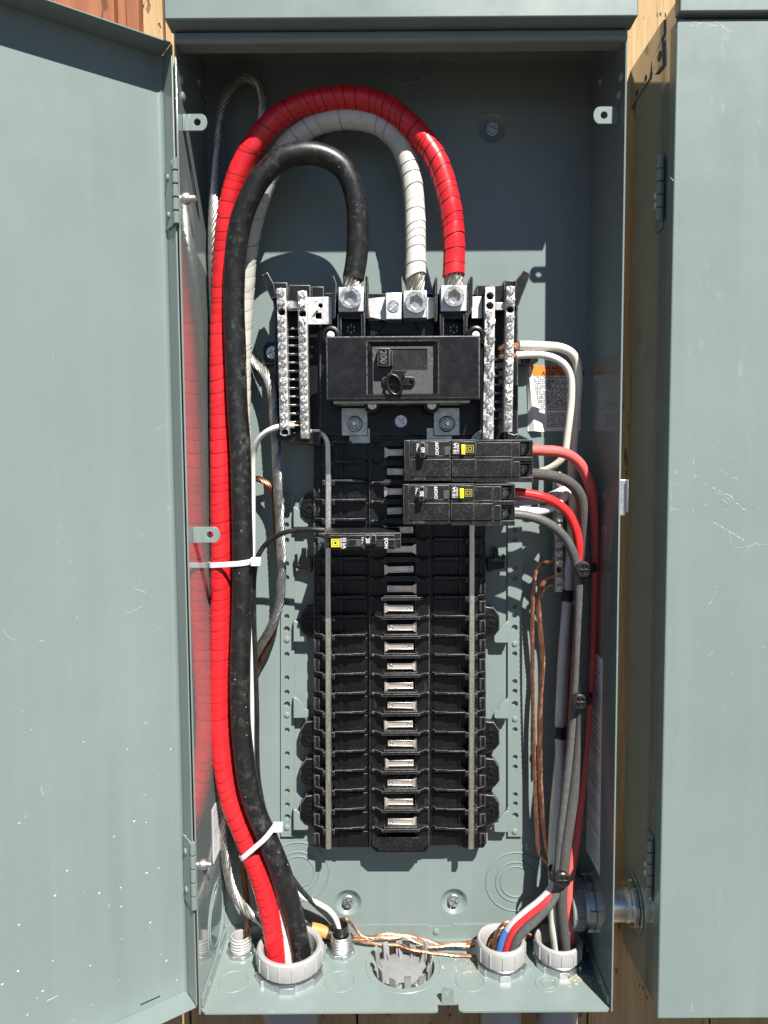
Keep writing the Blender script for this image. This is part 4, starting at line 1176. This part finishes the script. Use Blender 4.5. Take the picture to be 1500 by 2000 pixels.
# wires of the single pole breaker
k20 = [(634, 1036, .066), (610, 1034, .066), (580, 1035, .064), (550, 1042, .059), (524, 1058, .052), (505, 1084, .044), (497, 1120, .036), (496, 1200, .030), (499, 1300, .028), (502, 1400, .028), (502, 1450, .027), (506, 1530, .024), (530, 1630, .023), (562, 1700, .023), (590, 1740, .022), (616, 1768, .022), (640, 1790, .021), (655, 1812, .020), (660, 1835, .020)]
lone("black_branch_wire", MB().tube(ppath(k20, .003), .0024, 10), "wire_black", "thin black wire from the 20 breaker curving behind the black cable", "wire")
w20 = [(586, 831, .0530), (575, 831, .0530), (560, 831, .0530), (545, 833, .0535), (528, 839, .053), (512, 850, .049), (500, 868, .043), (495, 890, .037), (494, 960, .030), (494, 1050, .027), (493, 1200, .026), (492, 1350, .026), (495, 1500, .023), (522, 1620, .021), (556, 1710, .021), (590, 1750, .021), (622, 1765, .021), (645, 1780, .020), (658, 1800, .0195), (664, 1830, .0195)]
ww = thing("white_branch_wire", "thin white wire from the left terminal bar down behind the black cable", "wire", P(664, 1830, .0195))
part("insulation", MB().tube(ppath(w20[1:], .003), .0026, 10), "wire_white", ww)
part("copper_tip", MB().tube([P(590, 831, .053), P(575, 831, .053)], .0010, 8), "copper", ww)

# ================================================================== wires on the right hand side
def wire(name, label, mat, r, pts, tip=None, cat="wire"):
    if tip:
        o = thing(name, label, cat, P(*pts[-1]))
        part("insulation", MB().tube(ppath(pts, .003), r, 14), mat, o)
        part("copper_tip", MB().strands(smooth_path([P(*p) for p in tip], .001), r * .72, 6, .03), "copper", o)
        return o
    return lone(name, MB().tube(ppath(pts, .003), r, 14), mat, label, cat, org=P(*pts[-1]))
wire("cream_neutral_wire", "upper cream wire from the right terminal bar bending down past the warning label", "wire_cream", .0043,
     [(1014, 675, .055), (1040, 675, .054), (1066, 676, .053), (1094, 679, .050), (1115, 689, .047), (1126, 706, .044), (1129, 738, .042), (1126, 790, .040), (1120, 860, .036), (1117, 930, .028), (1117, 1000, .020), (1116, 1080, .014), (1112, 1140, .012), (1106, 1230, .012), (1101, 1330, .012), (1097, 1430, .013), (1088, 1520, .020), (1080, 1620, .030), (1079, 1690, .036), (1080, 1750, .041), (1080, 1800, .039), (1086, 1850, .036), (1089, 1890, .034)],
     [(1018, 675, .055), (1005, 676, .055), (985, 678, .052), (977, 680, .048)])
wire("cream_neutral_wire", "lower cream wire from the right terminal bar curling back to the upper breaker", "wire_cream", .0034,
     [(1008, 694, .055), (1030, 693, .055), (1054, 693, .056), (1082, 699, .057), (1103, 713, .056), (1114, 735, .054), (1116, 775, .052), (1112, 820, .050), (1108, 850, .048), (1104, 880, .046), (1096, 898, .044), (1080, 911, .040), (1060, 920, .034), (1036, 926, .028), (1010, 930, .022)],
     [(1012, 694, .055), (1000, 695, .055), (985, 696, .052), (978, 697, .05)])
wire("pink_hot_wire", "faded red wire from the upper breaker's top terminal down the right side", "wire_pink", .0049,
     [(1022, 879, .072), (1042, 879, .071), (1062, 880, .070), (1090, 882, .068), (1114, 890, .065), (1134, 908, .061), (1149, 938, .056), (1157, 975, .051), (1160, 1030, .047), (1159, 1120, .044), (1156, 1230, .042), (1150, 1350, .042), (1143, 1450, .042), (1134, 1550, .043), (1124, 1640, .044), (1115, 1700, .045), (1111, 1750, .045), (1112, 1810, .042), (1116, 1880, .038)])
wire("grey_hot_wire", "thick dusty grey wire from the upper breaker's lower terminal", "wire_felt", .0052,
     [(1022, 926, .072), (1044, 926, .072), (1066, 928, .071), (1094, 934, .069), (1116, 946, .066), (1131, 964, .063), (1139, 990, .060), (1143, 1040, .057), (1144, 1120, .055), (1143, 1220, .054), (1140, 1320, .053), (1134, 1420, .053), (1126, 1510, .053), (1115, 1590, .053), (1105, 1660, .053), (1099, 1720, .052), (1097, 1770, .049), (1102, 1820, .045), (1109, 1880, .041)])
wire("red_hot_wire", "bright red wire from the lower breaker's top terminal into the nearer bushing", "wire_red", lambda f: .0043 if f < .6 else .0030,
     [(990, 961, .072), (1012, 962, .072), (1036, 965, .071), (1062, 971, .070), (1088, 983, .067), (1109, 1002, .064), (1123, 1030, .061), (1130, 1060, .058), (1132, 1110, .053), (1130, 1200, .047), (1124, 1320, .043), (1115, 1450, .042), (1102, 1580, .043), (1093, 1680, .044), (1084, 1735, .049), (1063, 1764, .0535), (1036, 1786, .0545), (1008, 1811, .054), (993, 1838, .050), (983, 1880, .046)])
wire("black_hot_wire", "dark wire from the lower breaker's bottom terminal into the nearer bushing", "wire_grey", .0044,
     [(990, 1004, .073), (1012, 1005, .073), (1036, 1009, .072), (1062, 1018, .071), (1086, 1033, .069), (1105, 1053, .066), (1118, 1078, .063), (1127, 1110, .059), (1131, 1160, .055), (1129, 1250, .052), (1125, 1340, .050), (1117, 1440, .050), (1106, 1540, .050), (1096, 1630, .050), (1090, 1700, .050), (1088, 1738, .051), (1074, 1766, .053), (1048, 1795, .053), (1018, 1823, .051), (1003, 1850, .048), (998, 1885, .044)])
wire("white_pigtail", "pale white wire from the lower breaker curving up between the red and grey wires", "wire_white", .0042,
     [(990, 995, .070), (1012, 997, .069), (1036, 999, .067), (1060, 997, .064), (1082, 988, .060), (1100, 972, .054), (1112, 956, .048), (1120, 966, .042), (1120, 1000, .036), (1117, 1060, .026)])
wire("white_pigtail", "grey white wire above the bright red one, behind the upper breaker's grey wire", "wire_greywhite", .0042,
     [(1000, 980, .052), (1030, 978, .052), (1060, 974, .052), (1086, 965, .050), (1106, 955, .047), (1124, 968, .040), (1130, 1010, .032), (1128, 1080, .024), (1124, 1180, .022)])
w5 = thing("white_return_wire", "grey white wire beside the grey wires with blue tape in the nearer bushing", "wire", P(980, 1885, .041))
pts5 = [(1118, 985, .024), (1116, 1040, .024), (1113, 1090, .024), (1107, 1180, .024), (1100, 1270, .024), (1096, 1350, .025), (1093, 1420, .026), (1094, 1500, .029), (1092, 1580, .034), (1088, 1650, .040), (1086, 1700, .045), (1076, 1736, .048), (1055, 1760, .049), (1027, 1782, .049), (1000, 1806, .048), (985, 1830, .045), (976, 1858, .043), (972, 1890, .041)]
part("insulation", MB().tube(ppath(pts5, .003), lambda f: .0048 if f < .7 else .0039, 14), "wire_greywhite", w5)
part("tape_band", MB().tube(ppath([(993, 1816, .0468), (985, 1830, .0452), (976, 1858, .0432), (972, 1886, .0412)], .002), .0043, 14), "tape_blue", w5, label="blue tape wrapped round the end of the white wire")
for (u, v, t_) in ((1108, 1163, .0240), (1093.5, 1430, .026)):
    m = MB().tube([P(u + .6, v - 11, t_), P(u - .4, v + 11, t_)], .0062, 16)
    m.pbox(u - 9, v - 8, u + 4, v + 8, t_ + .0050, t_ + .0072)
    lone("black_tape_band", m, "nylon_black", "black band round the white wire, " + ("level with the ground bar's end" if v < 1300 else "just below the middle cable tie"), "tape band", "black bands on the white wire", bevel=.0004)

# ================================================================== ground bar with its screws and copper wires
gb = thing("ground_bar", "narrow metal ground bar with screws on the back panel at right", "ground bar", P(1091, 1157, .02))
tg = .0240
c = [P(1084, 925, tg), P(1100, 925, tg), P(1101, 1157, tg), P(1084, 1157, tg)]
q = P(1092, 1113, tg)
gbar = part("bar", MB().xz([[(p.x, p.z) for p in c], circ(q.x, q.z, .0026, 14)], tg - .011, tg), "steel_dull", gb, bevel=.0005)
part("bar_foot", MB().pbox(1086, 930, 1097, 944, .0005, tg - .0112).pbox(1086, 1140, 1097, 1152, .0005, tg - .0112), "steel_dull", gb)
for k in range(14):
    v = 928 + 17.0 * k
    if abs(v - 1113) < 8: continue
    q = P(1092.5, v, tg)
    inst("bar_screw", SCREW_BAR, gb, q, (random.uniform(-.1, .2), random.uniform(0, 3), 0), bevel=.0007)
def cu(pts, r, label, n=5, mat="copper"):
    lone("copper_ground_wire", MB().strands(ppath(pts, .003), r, n, .030, sides=6), mat, label, "ground wire", "copper ground wires")
cu([(1086, 1096, .018), (1070, 1098, .019), (1054, 1104, .021), (1046, 1118, .022), (1042, 1150, .022), (1040, 1230, .021), (1040, 1330, .020), (1042, 1430, .020), (1045, 1530, .020), (1049, 1620, .021), (1053, 1664, .023), (1066, 1682, .026), (1080, 1700, .030), (1088, 1760, .032), (1092, 1850, .030)], .0022, "copper ground wire running straight down, leftmost at the right side")
cu([(1086, 1127, .018), (1074, 1129, .019), (1063, 1136, .021), (1055, 1150, .022), (1052, 1180, .022), (1056, 1240, .022), (1060, 1290, .022), (1057, 1340, .022), (1054, 1400, .022), (1054, 1470, .022), (1056, 1540, .023), (1062, 1610, .024), (1070, 1660, .027), (1080, 1690, .030), (1084, 1740, .034), (1060, 1790, .030), (1010, 1800, .034), (985, 1806, .038), (970, 1826, .040), (964, 1870, .040)], .0027, "thicker twisted copper ground wire just right of the straight one", 6)
cu([(1086, 1143, .018), (1074, 1144, .018), (1064, 1150, .018), (1058, 1162, .018), (1056, 1190, .017), (1060, 1260, .016), (1058, 1400, .016), (1058, 1500, .016)], .0012, "thin copper ground wire from the bottom screw of the ground bar", 3)
# bare copper laid along the rear of the floor
def floor_cu(pts, r, label):
    path = []
    for u, v, h in pts:
        p = FU(u, v); path.append(Vector((p.x, p.y, p.z + h)))
    lone("copper_ground_wire", MB().strands(smooth_path(path, .003), r, 5, .028, sides=6), "copper", label, "ground wire", "copper ground wires")
floor_cu([(662, 1838, .018), (664, 1840, .024), (668, 1846, .029), (676, 1850, .0305), (684, 1850, .027), (694, 1850, .020), (708, 1853, .014), (740, 1856, .014), (770, 1855, .013), (796, 1852, .014), (830, 1856, .012), (860, 1862, .010), (900, 1862, .011), (930, 1862, .014), (958, 1858, .018)], .0016, "upper copper wire lying along the back of the enclosure floor")
floor_cu([(672, 1850, .008), (690, 1852, .010), (720, 1855, .012), (750, 1853, .016), (785, 1853, .014), (810, 1856, .010), (840, 1863, .008), (880, 1864, .010), (925, 1864, .009), (955, 1862, .012)], .0015, "middle copper wire lying along the back of the enclosure floor")
floor_cu([(690, 1850, .013), (700, 1852, .009), (730, 1853, .0055), (780, 1854, .0045), (800, 1860, .004), (840, 1866, .0035), (900, 1872, .0035), (945, 1874, .006), (962, 1868, .018)], .0017, "lower copper wire lying nearest on the enclosure floor")
floor_cu([(1022, 1862, .012), (1030, 1852, .016), (1042, 1852, .012), (1050, 1846, .014), (1062, 1845, .022), (1072, 1850, .024)], .0016, "short copper wire looping between the two right bushings")

for (u, v, s_) in ((1056, 693.5, "AWG (UL) 600V"),):
    text("wire_print", s_, .0030, "print_grey", bpy.data.objects["cream_neutral_wire.001"], u - 2, v, .0597, 0, .00003)
# sawdust, crumbs and metal swarf on the floor
deb = MB()
for i in range(110):
    if i < 34: u, v = random.gauss(1120, 18), random.gauss(1912, 7)
    elif i < 90: u, v = random.gauss(915, 16), random.gauss(1890, 12)
    else: u, v = random.uniform(420, 1180), random.uniform(1850, 1965)
    p = FU(u, v)
    if abs(p.x) > .185 or p.y > -.002 or p.y < -.1 or (Vector((p.x, p.y, ZF0)) - plug_c).length < .034: continue
    r, a = random.uniform(.0004, .0017) * (1.3 if i < 60 else .7), random.uniform(0, 6.28)
    k = [(Vector((math.cos(a + q * 1.57), math.sin(a + q * 1.57) * random.uniform(.3, 1), 0)) * r) for q in range(4)]
    deb.add([p + x for x in k] + [p + Vector((0, 0, r * random.uniform(.3, .7)))], [(0, 1, 4), (1, 2, 4), (2, 3, 4), (3, 0, 4)])
do = lone("floor_debris", deb, "debris", "tan sawdust crumbs scattered over the enclosure floor", "debris", org=Vector((0, -.05, ZF0)))
do["kind"] = "stuff"
# ================================================================== conduit bushings and fittings in the floor
def bushing(name, label, c, r, hb, ribs, group="grey conduit bushings", axis=(0, 0, 1), mat="pvc_grey", conduit=True):
    o = thing(name, label, "bushing", c, group)
    ax = Vector(axis); C = Vector(c)
    ln = locknut(o, C + ax * .0002, axis, r * .86, r * 1.06, .0055, 6)
    h0 = .0095
    part("thread", MB().lathe(C, axis, [(r * .86, 0), (r * .86, h0 + .003)], 36, cap=False), "zinc", o)
    m = MB().lathe(C, axis, [(r * .80, h0), (r * .985, h0), (r, h0 + .001), (r, h0 + hb * .78), (r * .985, h0 + hb * .92), (r * .93, h0 + hb), (r * .86, h0 + hb * .985), (r * .80, h0 + hb * .86), (r * .78, h0 + hb * .5), (r * .78, h0), (r * .80, h0)], 56, cap=False)
    part("collar", m, mat, o)
    e = ax.orthogonal().normalized(); g2 = ax.cross(e)
    for k in range(ribs):
        a = 2 * math.pi * k / ribs + .2
        d = e * math.cos(a) + g2 * math.sin(a); tdir = ax.cross(d)
        p0 = C + d * (r - .0005); w = .0013
        vs = []
        for hh in (h0 + .001, h0 + hb * .80):
            for dd, tt in ((0, -w), (0, w), (.0013, w * .6), (.0013, -w * .6)):
                vs.append(p0 + d * dd + tdir * tt + ax * hh)
        part("grip_rib", MB().add(vs, [(0,3,2,1),(4,5,6,7),(0,1,5,4),(1,2,6,5),(2,3,7,6),(3,0,4,7)]), mat, o, bevel=.0003)
    if conduit:
        pipe = lone("conduit", MB().lathe(C - ax * .30, axis, [(r * .84, 0), (r * .84, .29)], 36).lathe(C - ax * .035, axis, [(r * .95, 0), (r * .95, .033)], 36), "pvc_conduit",
                    "grey conduit below the floor under the " + {"l": "large bushing", "n": "nearer right bushing", "f": "rightmost bushing"}[conduit], "conduit", "conduits below the enclosure")
    return o
def on_floor(u0, u1, v_front, r):
    p = FU((u0 + u1) / 2, v_front)
    return Vector((P((u0 + u1) / 2, v_front - 40, -p.y - r).x, p.y + r, ZF0))
bushing("conduit_bushing", "large pale grey plastic bushing holding the red and black cables", on_floor(497, 638, 1944, .0350), .0330, .0175, 16, conduit="l")
bushing("conduit_bushing", "pale grey bushing holding the blue taped wire", on_floor(925, 1031, 1920, .0262), .0243, .0185, 12, conduit="n")
bushing("conduit_bushing", "rightmost floor bushing, half in shade, with white and grey wires", on_floor(1041, 1139, 1912, .0245), .0236, .0160, 12, conduit="f")
# bushing on the right wall, on the inner end of the nipple
bushing("wall_bushing", "shaded grey bushing on the inner right wall behind the wires", (XW - .0002, cn.y, cn.z), .0255, .0130, 12, axis=(-1, 0, 0), mat="pvc_grey_shaded", conduit=None)

# small threaded connectors
def connector(name, label, c, r, h, mat, hollow=True):
    o = thing(name, label, "cable connector", c, "small threaded connectors")
    prof = []
    n = 5
    prof.append((r * 1.02, .0004))
    for k in range(n):
        z = h * .12 + h * .80 * k / n
        prof += [(r * 1.02, z), (r * 1.05, z + h * .04), (r * .95, z + h * .10), (r * .95, z + h * .13)]
    prof += [(r * .97, h * .97), (r * .92, h), (r * .82, h), (r * .78, h * .9), (r * .76, .0004)]
    part("threaded_body", MB().lathe(c, (0, 0, 1), prof, 26, cap=False), mat, o)
    locknut(o, Vector(c) + Vector((0, 0, .0003)), (0, 0, 1), r * .98, r * 1.38, .0035, 7)
    return o
connector("threaded_connector", "small white plastic threaded connector at left with the copper conductor", on_floor(443, 497, 1877, .0135), .0103, .0185, "pvc_grey")
cc = on_floor(640, 692, 1875, .0130)
connector("threaded_connector", "small metal threaded connector holding the black cable sheath", cc, .0105, .0185, "zinc")
lone("cable_sheath", MB().lathe(cc + Vector((0, 0, -.02)), (0, 0, 1), [(.0074, 0), (.0072, .045), (.0078, .0485), (.0066, .0486), (.0062, .040)], 16, cap=False), "cable_black", "short black cable sheath end rising from the metal connector", "cable")

# cap in the large floor opening: grey hub with upright fingers
pl = thing("opening_plug", "grey plastic knockout plug with upright fingers in the floor opening", "plug", plug_c + Vector((0, 0, -.012)))
part("disc", MB().lathe(plug_c + Vector((0, 0, -.010)), (0, 0, 1), [(.0305, 0), (.0305, .0018), (.0290, .0022), (0, .0022)], 40, cap=False), "pvc_plug", pl)
for k in range(12):
    a = 2 * math.pi * k / 12 + .13
    d = Vector((math.cos(a), math.sin(a), 0)); tdir = Vector((-d.y, d.x, 0))
    c0 = plug_c + d * .0275 + Vector((0, 0, -.0088))
    w, hh = .0034, (.021 if k % 2 else .017)
    vs = []
    for z, off in ((0, 0), (hh * .8, .0008), (hh, .0026)):
        for dd, tt in ((-.0009, -w), (-.0009, w), (.0009, w), (.0009, -w)):
            vs.append(c0 + d * (dd + off) + tdir * tt * (1 if z < hh else .75) + Vector((0, 0, z)))
    fs = [(3,2,1,0),(8,9,10,11)] + [(b*4+i, b*4+(i+1)%4, b*4+4+(i+1)%4, b*4+4+i) for b in (0, 1) for i in range(4)]
    m = MB().add(vs, fs)
    m.add([c0 + tdir * .0006, c0 - tdir * .0006, c0 - d * .007 - tdir * .0006, c0 - d * .007 + tdir * .0006, c0 + tdir * .0006 + Vector((0,0,hh*.62)), c0 - tdir * .0006 + Vector((0,0,hh*.62))], [(0,1,2,3),(0,4,5,1),(4,3,2,5),(0,3,4),(1,5,2)])
    part("finger", m, "pvc_plug", pl, bevel=.0003)
for a in (-1.75, -1.05):
    part("clamp_screw", MB().lathe(plug_c + Vector((math.cos(a) * .0235, math.sin(a) * .0235, -.0078)), (math.cos(a) * .4, math.sin(a) * .4, 1), [(.0038, 0), (.0038, .004), (.0026, .006), (0, .0062)], 14, cap=False), "zinc", pl)

# ================================================================== cable ties
def nearest(pts, u, v, t):
    q = P(u, v, t); i = min(range(1, len(pts) - 1), key=lambda k: (pts[k] - q).length)
    return pts[i], (pts[i+1] - pts[i-1]).normalized()
def hull_loop(discs, d):
    """outline of a strap pulled tight round several round cables, in the plane across direction d"""
    e = d.cross(Vector((0, 1, 0))).normalized(); g = d.cross(e).normalized()
    o = discs[0][0]; pts = []
    for c, r in discs:
        x, y = (c - o).dot(e), (c - o).dot(g)
        for i in range(40):
            a = 2 * math.pi * i / 40
            pts.append((x + r * math.cos(a), y + r * math.sin(a)))
    pts = sorted(set((round(a, 7), round(b, 7)) for a, b in pts))
    def half(ps):
        h = []
        for p in ps:
            while len(h) > 1 and (h[-1][0]-h[-2][0])*(p[1]-h[-2][1]) - (h[-1][1]-h[-2][1])*(p[0]-h[-2][0]) <= 0: h.pop()
            h.append(p)
        return h
    a, b = half(pts), half(pts[::-1])
    return [o + e * x + g * y for x, y in a[:-1] + b[:-1]], e, g
redP, blkP = ppath(red_pts, .003), ppath(blk_pts, .003)
def tie(label, u1, v1, u2, v2, head, hs, skew=0.0):
    c1, d1 = nearest(redP, u1, v1, .033); c2, d2 = nearest(blkP, u2, v2, .044)
    d = ((d1 + d2) / 2 ).normalized()
    mid = (c1 + c2) / 2
    loop, e, g = hull_loop([(c1 - d * ((c1 - c2).dot(d)) * 0, RC + .0012), (c2, RC + .0010)], d)
    # keep the strap on the slanted line the two cables give
    sl = (c2 - c1).dot(d) / max(1e-6, (c2 - c1).dot(e)) if abs((c2 - c1).dot(e)) > 1e-5 else 0
    loop = [p + d * ((p - c1).dot(e) * sl - (p - c1).dot(d)) for p in loop]
    o = thing("white_cable_tie", label, "cable tie", c1, "white cable ties")
    part("strap", MB().ribbon(loop, .0052, .0009, up=d, closed=True), "nylon", o, bevel=.0002)
    h = P(*head, .055)
    m = MB()
    q = Vector((h.x, h.y, h.z)); ex = Vector((1, 0, .0)); 
    part("lock_head", m.box(q.x - .0050, q.x + .0046, q.y, q.y + .0065, q.z - .0042, q.z + .0042), "nylon", o, bevel=.0009)
    o.children[1].rotation_euler = (0, 0, 0)
    return o
tie("white cable tie round the red and black cables at mid height", 432, 1098, 474, 1098, (499, 1098), 1)
tie("white cable tie round the red and black cables near the bottom", 485, 1655, 524, 1628, (542, 1619), 1)

def black_tie(label, u, v, t, du0, du1, rt):
    c = P(u, v, t)
    o = thing("black_cable_tie", label, "cable tie", c, "black cable ties")
    p0, p1 = P(u + du0, v, t - .010), P(u + du1, v - 2, t - .014)
    loop = []
    n = 28
    cx, cy = (p0.x + p1.x) / 2, (-t + .0105)
    rx, ry = abs(p1.x - p0.x) / 2, .0125
    for i in range(n):
        a = 2 * math.pi * i / n
        loop.append(Vector((cx + rx * math.cos(a), cy + ry * math.sin(a), c.z + .0009 * math.cos(a))))
    part("strap", MB().ribbon(loop, .0068, .0012, up=Vector((0, 0, 1)), closed=True), "nylon_black", o, bevel=.0003)
    hd = MB().lathe(c, (0, -1, 0), [(.0072, -.004), (.0078, 0), (.0078, .0022), (.0066, .0034), (.0052, .0036), (.0048, .0020), (0, .0020)], 22, cap=False)
    hh = part("button_head", hd, "nylon_black", o)
    part("cross_bar", MB().box(c.x - .0056, c.x + .0056, c.y - .0034, c.y - .0012, c.z - .0008, c.z + .0008).box(c.x - .0008, c.x + .0008, c.y - .0034, c.y - .0012, c.z - .0056, c.z + .0056), "nylon_black", hh, bevel=.0003)
black_tie("black button cable tie on the right wires, uppermost", 1139, 1112, .0640, -12, 22, 0)
black_tie("black button cable tie on the right wires at mid height", 1131, 1370, .0610, -10, 22, 0)
black_tie("black button cable tie on the right wires above the bushings", 1098, 1717, .0600, -27, 20, 0)

# ================================================================== warning label on the back panel
lb = thing("warning_label", "peeling white warning label with orange heading on the back panel", "label", P(1085, 843, 0))
tl = .0009
lx0, lx1, lz0, lz1 = XF(1031, 780, tl), XF(1136, 780, tl), ZF(1085, 842, tl), ZF(1085, 714, tl)
lzm = ZF(1085, 734, tl)
rc_ = .003
sheet = [(lx0, lz0), (lx1 - rc_, lz0), (lx1 - .0009, lz0 + .0009), (lx1, lz0 + rc_), (lx1, lz1 - rc_), (lx1 - .0009, lz1 - .0009), (lx1 - rc_, lz1), (lx0, lz1)]
part("sheet", MB().xz([sheet], .0004, tl), "label_white", lb)
part("heading_band", MB().xz([[(lx0 + .001, lzm), (lx1, lzm), (lx1, lz1 - rc_), (lx1 - .0009, lz1 - .0009), (lx1 - rc_, lz1), (lx0 + .001, lz1)]], tl, tl + .00012), "label_orange", lb)
# left edge lifted and folded over
fold = []
for i in range(7):
    f = i / 6
    z = lz1 + (lz0 - lz1) * f
    w = .0045 + .0105 * f ** 1.3
    fold.append((lx0 - .0018 + .0030 * f, lx0 - .0018 + .0030 * f + w, z))
vs = []
for x0, x1, z in fold: vs += [(x0, -tl - .0004, z), ((x0 * 2 + x1) / 3, -tl - .0045, z), (x1, -tl - .0028, z - .001)]
fs = []
for i in range(6):
    for j in range(2): fs.append((i*3+j, i*3+j+1, i*3+j+4, i*3+j+3))
part("folded_edge", MB().add(vs, fs), "label_white", lb, label="white label edge peeled up and folded over")
text("heading_text", "WARNING", .0064, "ink", lb, 1094, 719.5, tl + .0002, 0, .00022)
text("heading_text", "AVERTISSEMENT", .0060, "ink", lb, 1100, 729.5, tl + .0002, 0, .00022)
EN = ["This is designed", "by Square D to", "be across where", "Underwriters", "(UL) standards", "and Standards", "(CSA)", "Other than", "if Breakers", "this use may", "liability. D", "Square  D", "liability for", "or non-", "by the", "Square", "", "", "", "", "", ""]
FR = ["Cet appareil est concu", "par Square D a des", "rendement accelerant", "de l'Underwriters La", "(UL)  et  de  l'A", "Canadienne de nor", "(CSA). L'utilisation de", "autres que Square", "d'affecter  la  se", "l'utilisateur et la f", "materiel. Square D", "responsabilite p", "dommage, blessure", "fonctionnement re", "l'utilisation ou de la", "disjoncteurs autres q", "", "Si de la peinture ou", "solvants ou du send", "risquent en contac", "parties non mecan", "produit, cela risque", "la securite de l'u", "fiabilite du materiel."]
for i, s in enumerate(FR):
    if s: text("body_text", s, .0031, "ink", lb, 1068, 739 + 4.15 * i, tl + .0001, 0, .00007, center=False)
for i, s in enumerate(EN):
    if s: text("body_text", s, .0030, "ink", lb, 1043 + 5 * (i > 9), 738 + 4.15 * i, tl + .0001, 0, .00006, center=False)
for i in range(24):
    text("body_text", random.choice(["tion", "mais", "ente", "et a", "sont", "avec", "pour"]), .0028, "ink", lb, 1127.5, 748 + 3.7 * i, tl + .0001, 0, .00003, center=False)
# data sticker low on the right wall and another on the left wall
def wall_sticker(label, x, corners, seed):
    s = -1 if x > 0 else 1
    q = [PX(u, v, x) for u, v in corners]
    ys, zs = [p.y for p in q], [p.z for p in q]
    y0, y1, z0, z1 = min(ys), max(ys), min(zs), max(zs)
    o = thing("wall_sticker", label, "sticker", (x, y0, z0))
    part("sheet", MB().plate([rect(y0, y1, z0, z1)], .0003, .0006, lambda a, b, h: (x + s * h, a, b)), "label_white", o)
    rnd = random.Random(seed); z = z1 - .008
    while z > z0 + .006:
        y = y0 + .003; m = MB(); hgt = rnd.choice([.0012, .0012, .0020])
        while y < y1 - .004:
            w = rnd.uniform(.002, .007)
            m.plate([rect(y, min(y + w, y1 - .002), z, z + hgt)], .0006, .0007, lambda a, b, h: (x + s * h, a, b)); y += w + .0012
        if rnd.random() > .18: 
            po = part("print_line", m, "print_grey", o); po["kind"] = "stuff"
        z -= rnd.uniform(.003, .006)
    return o
wall_sticker("tall white data sticker on the shaded right wall behind the wires", XW, [(1152, 1275), (1172, 1282), (1172, 1690), (1146, 1660)], 3)
wall_sticker("small white sticker on the left wall behind the red cable", -XW, [(415, 1580), (428, 1590), (428, 1660), (416, 1670)], 5)
# orange marked black cable lying behind the large bushing
p0, p1 = P(604, 1820, .012), P(662, 1822, .012)
mk = thing("marked_cable", "dark cable with an orange printed band behind the large bushing", "cable", P(600, 1825, .012))
part("jacket", MB().tube(smooth_path([P(560, 1815, .016), P(604, 1814, .014), P(640, 1822, .013), P(676, 1830, .012)], .003), .0058, 14), "rubber", mk)
part("orange_band", MB().tube(smooth_path([P(608, 1813.5, .0142), P(624, 1817, .0138), P(638, 1821, .0134)], .002), .0061, 14), "ink_orange", mk)
# wooden board low at the foot of the wall: grey pipe run and black cord below the box
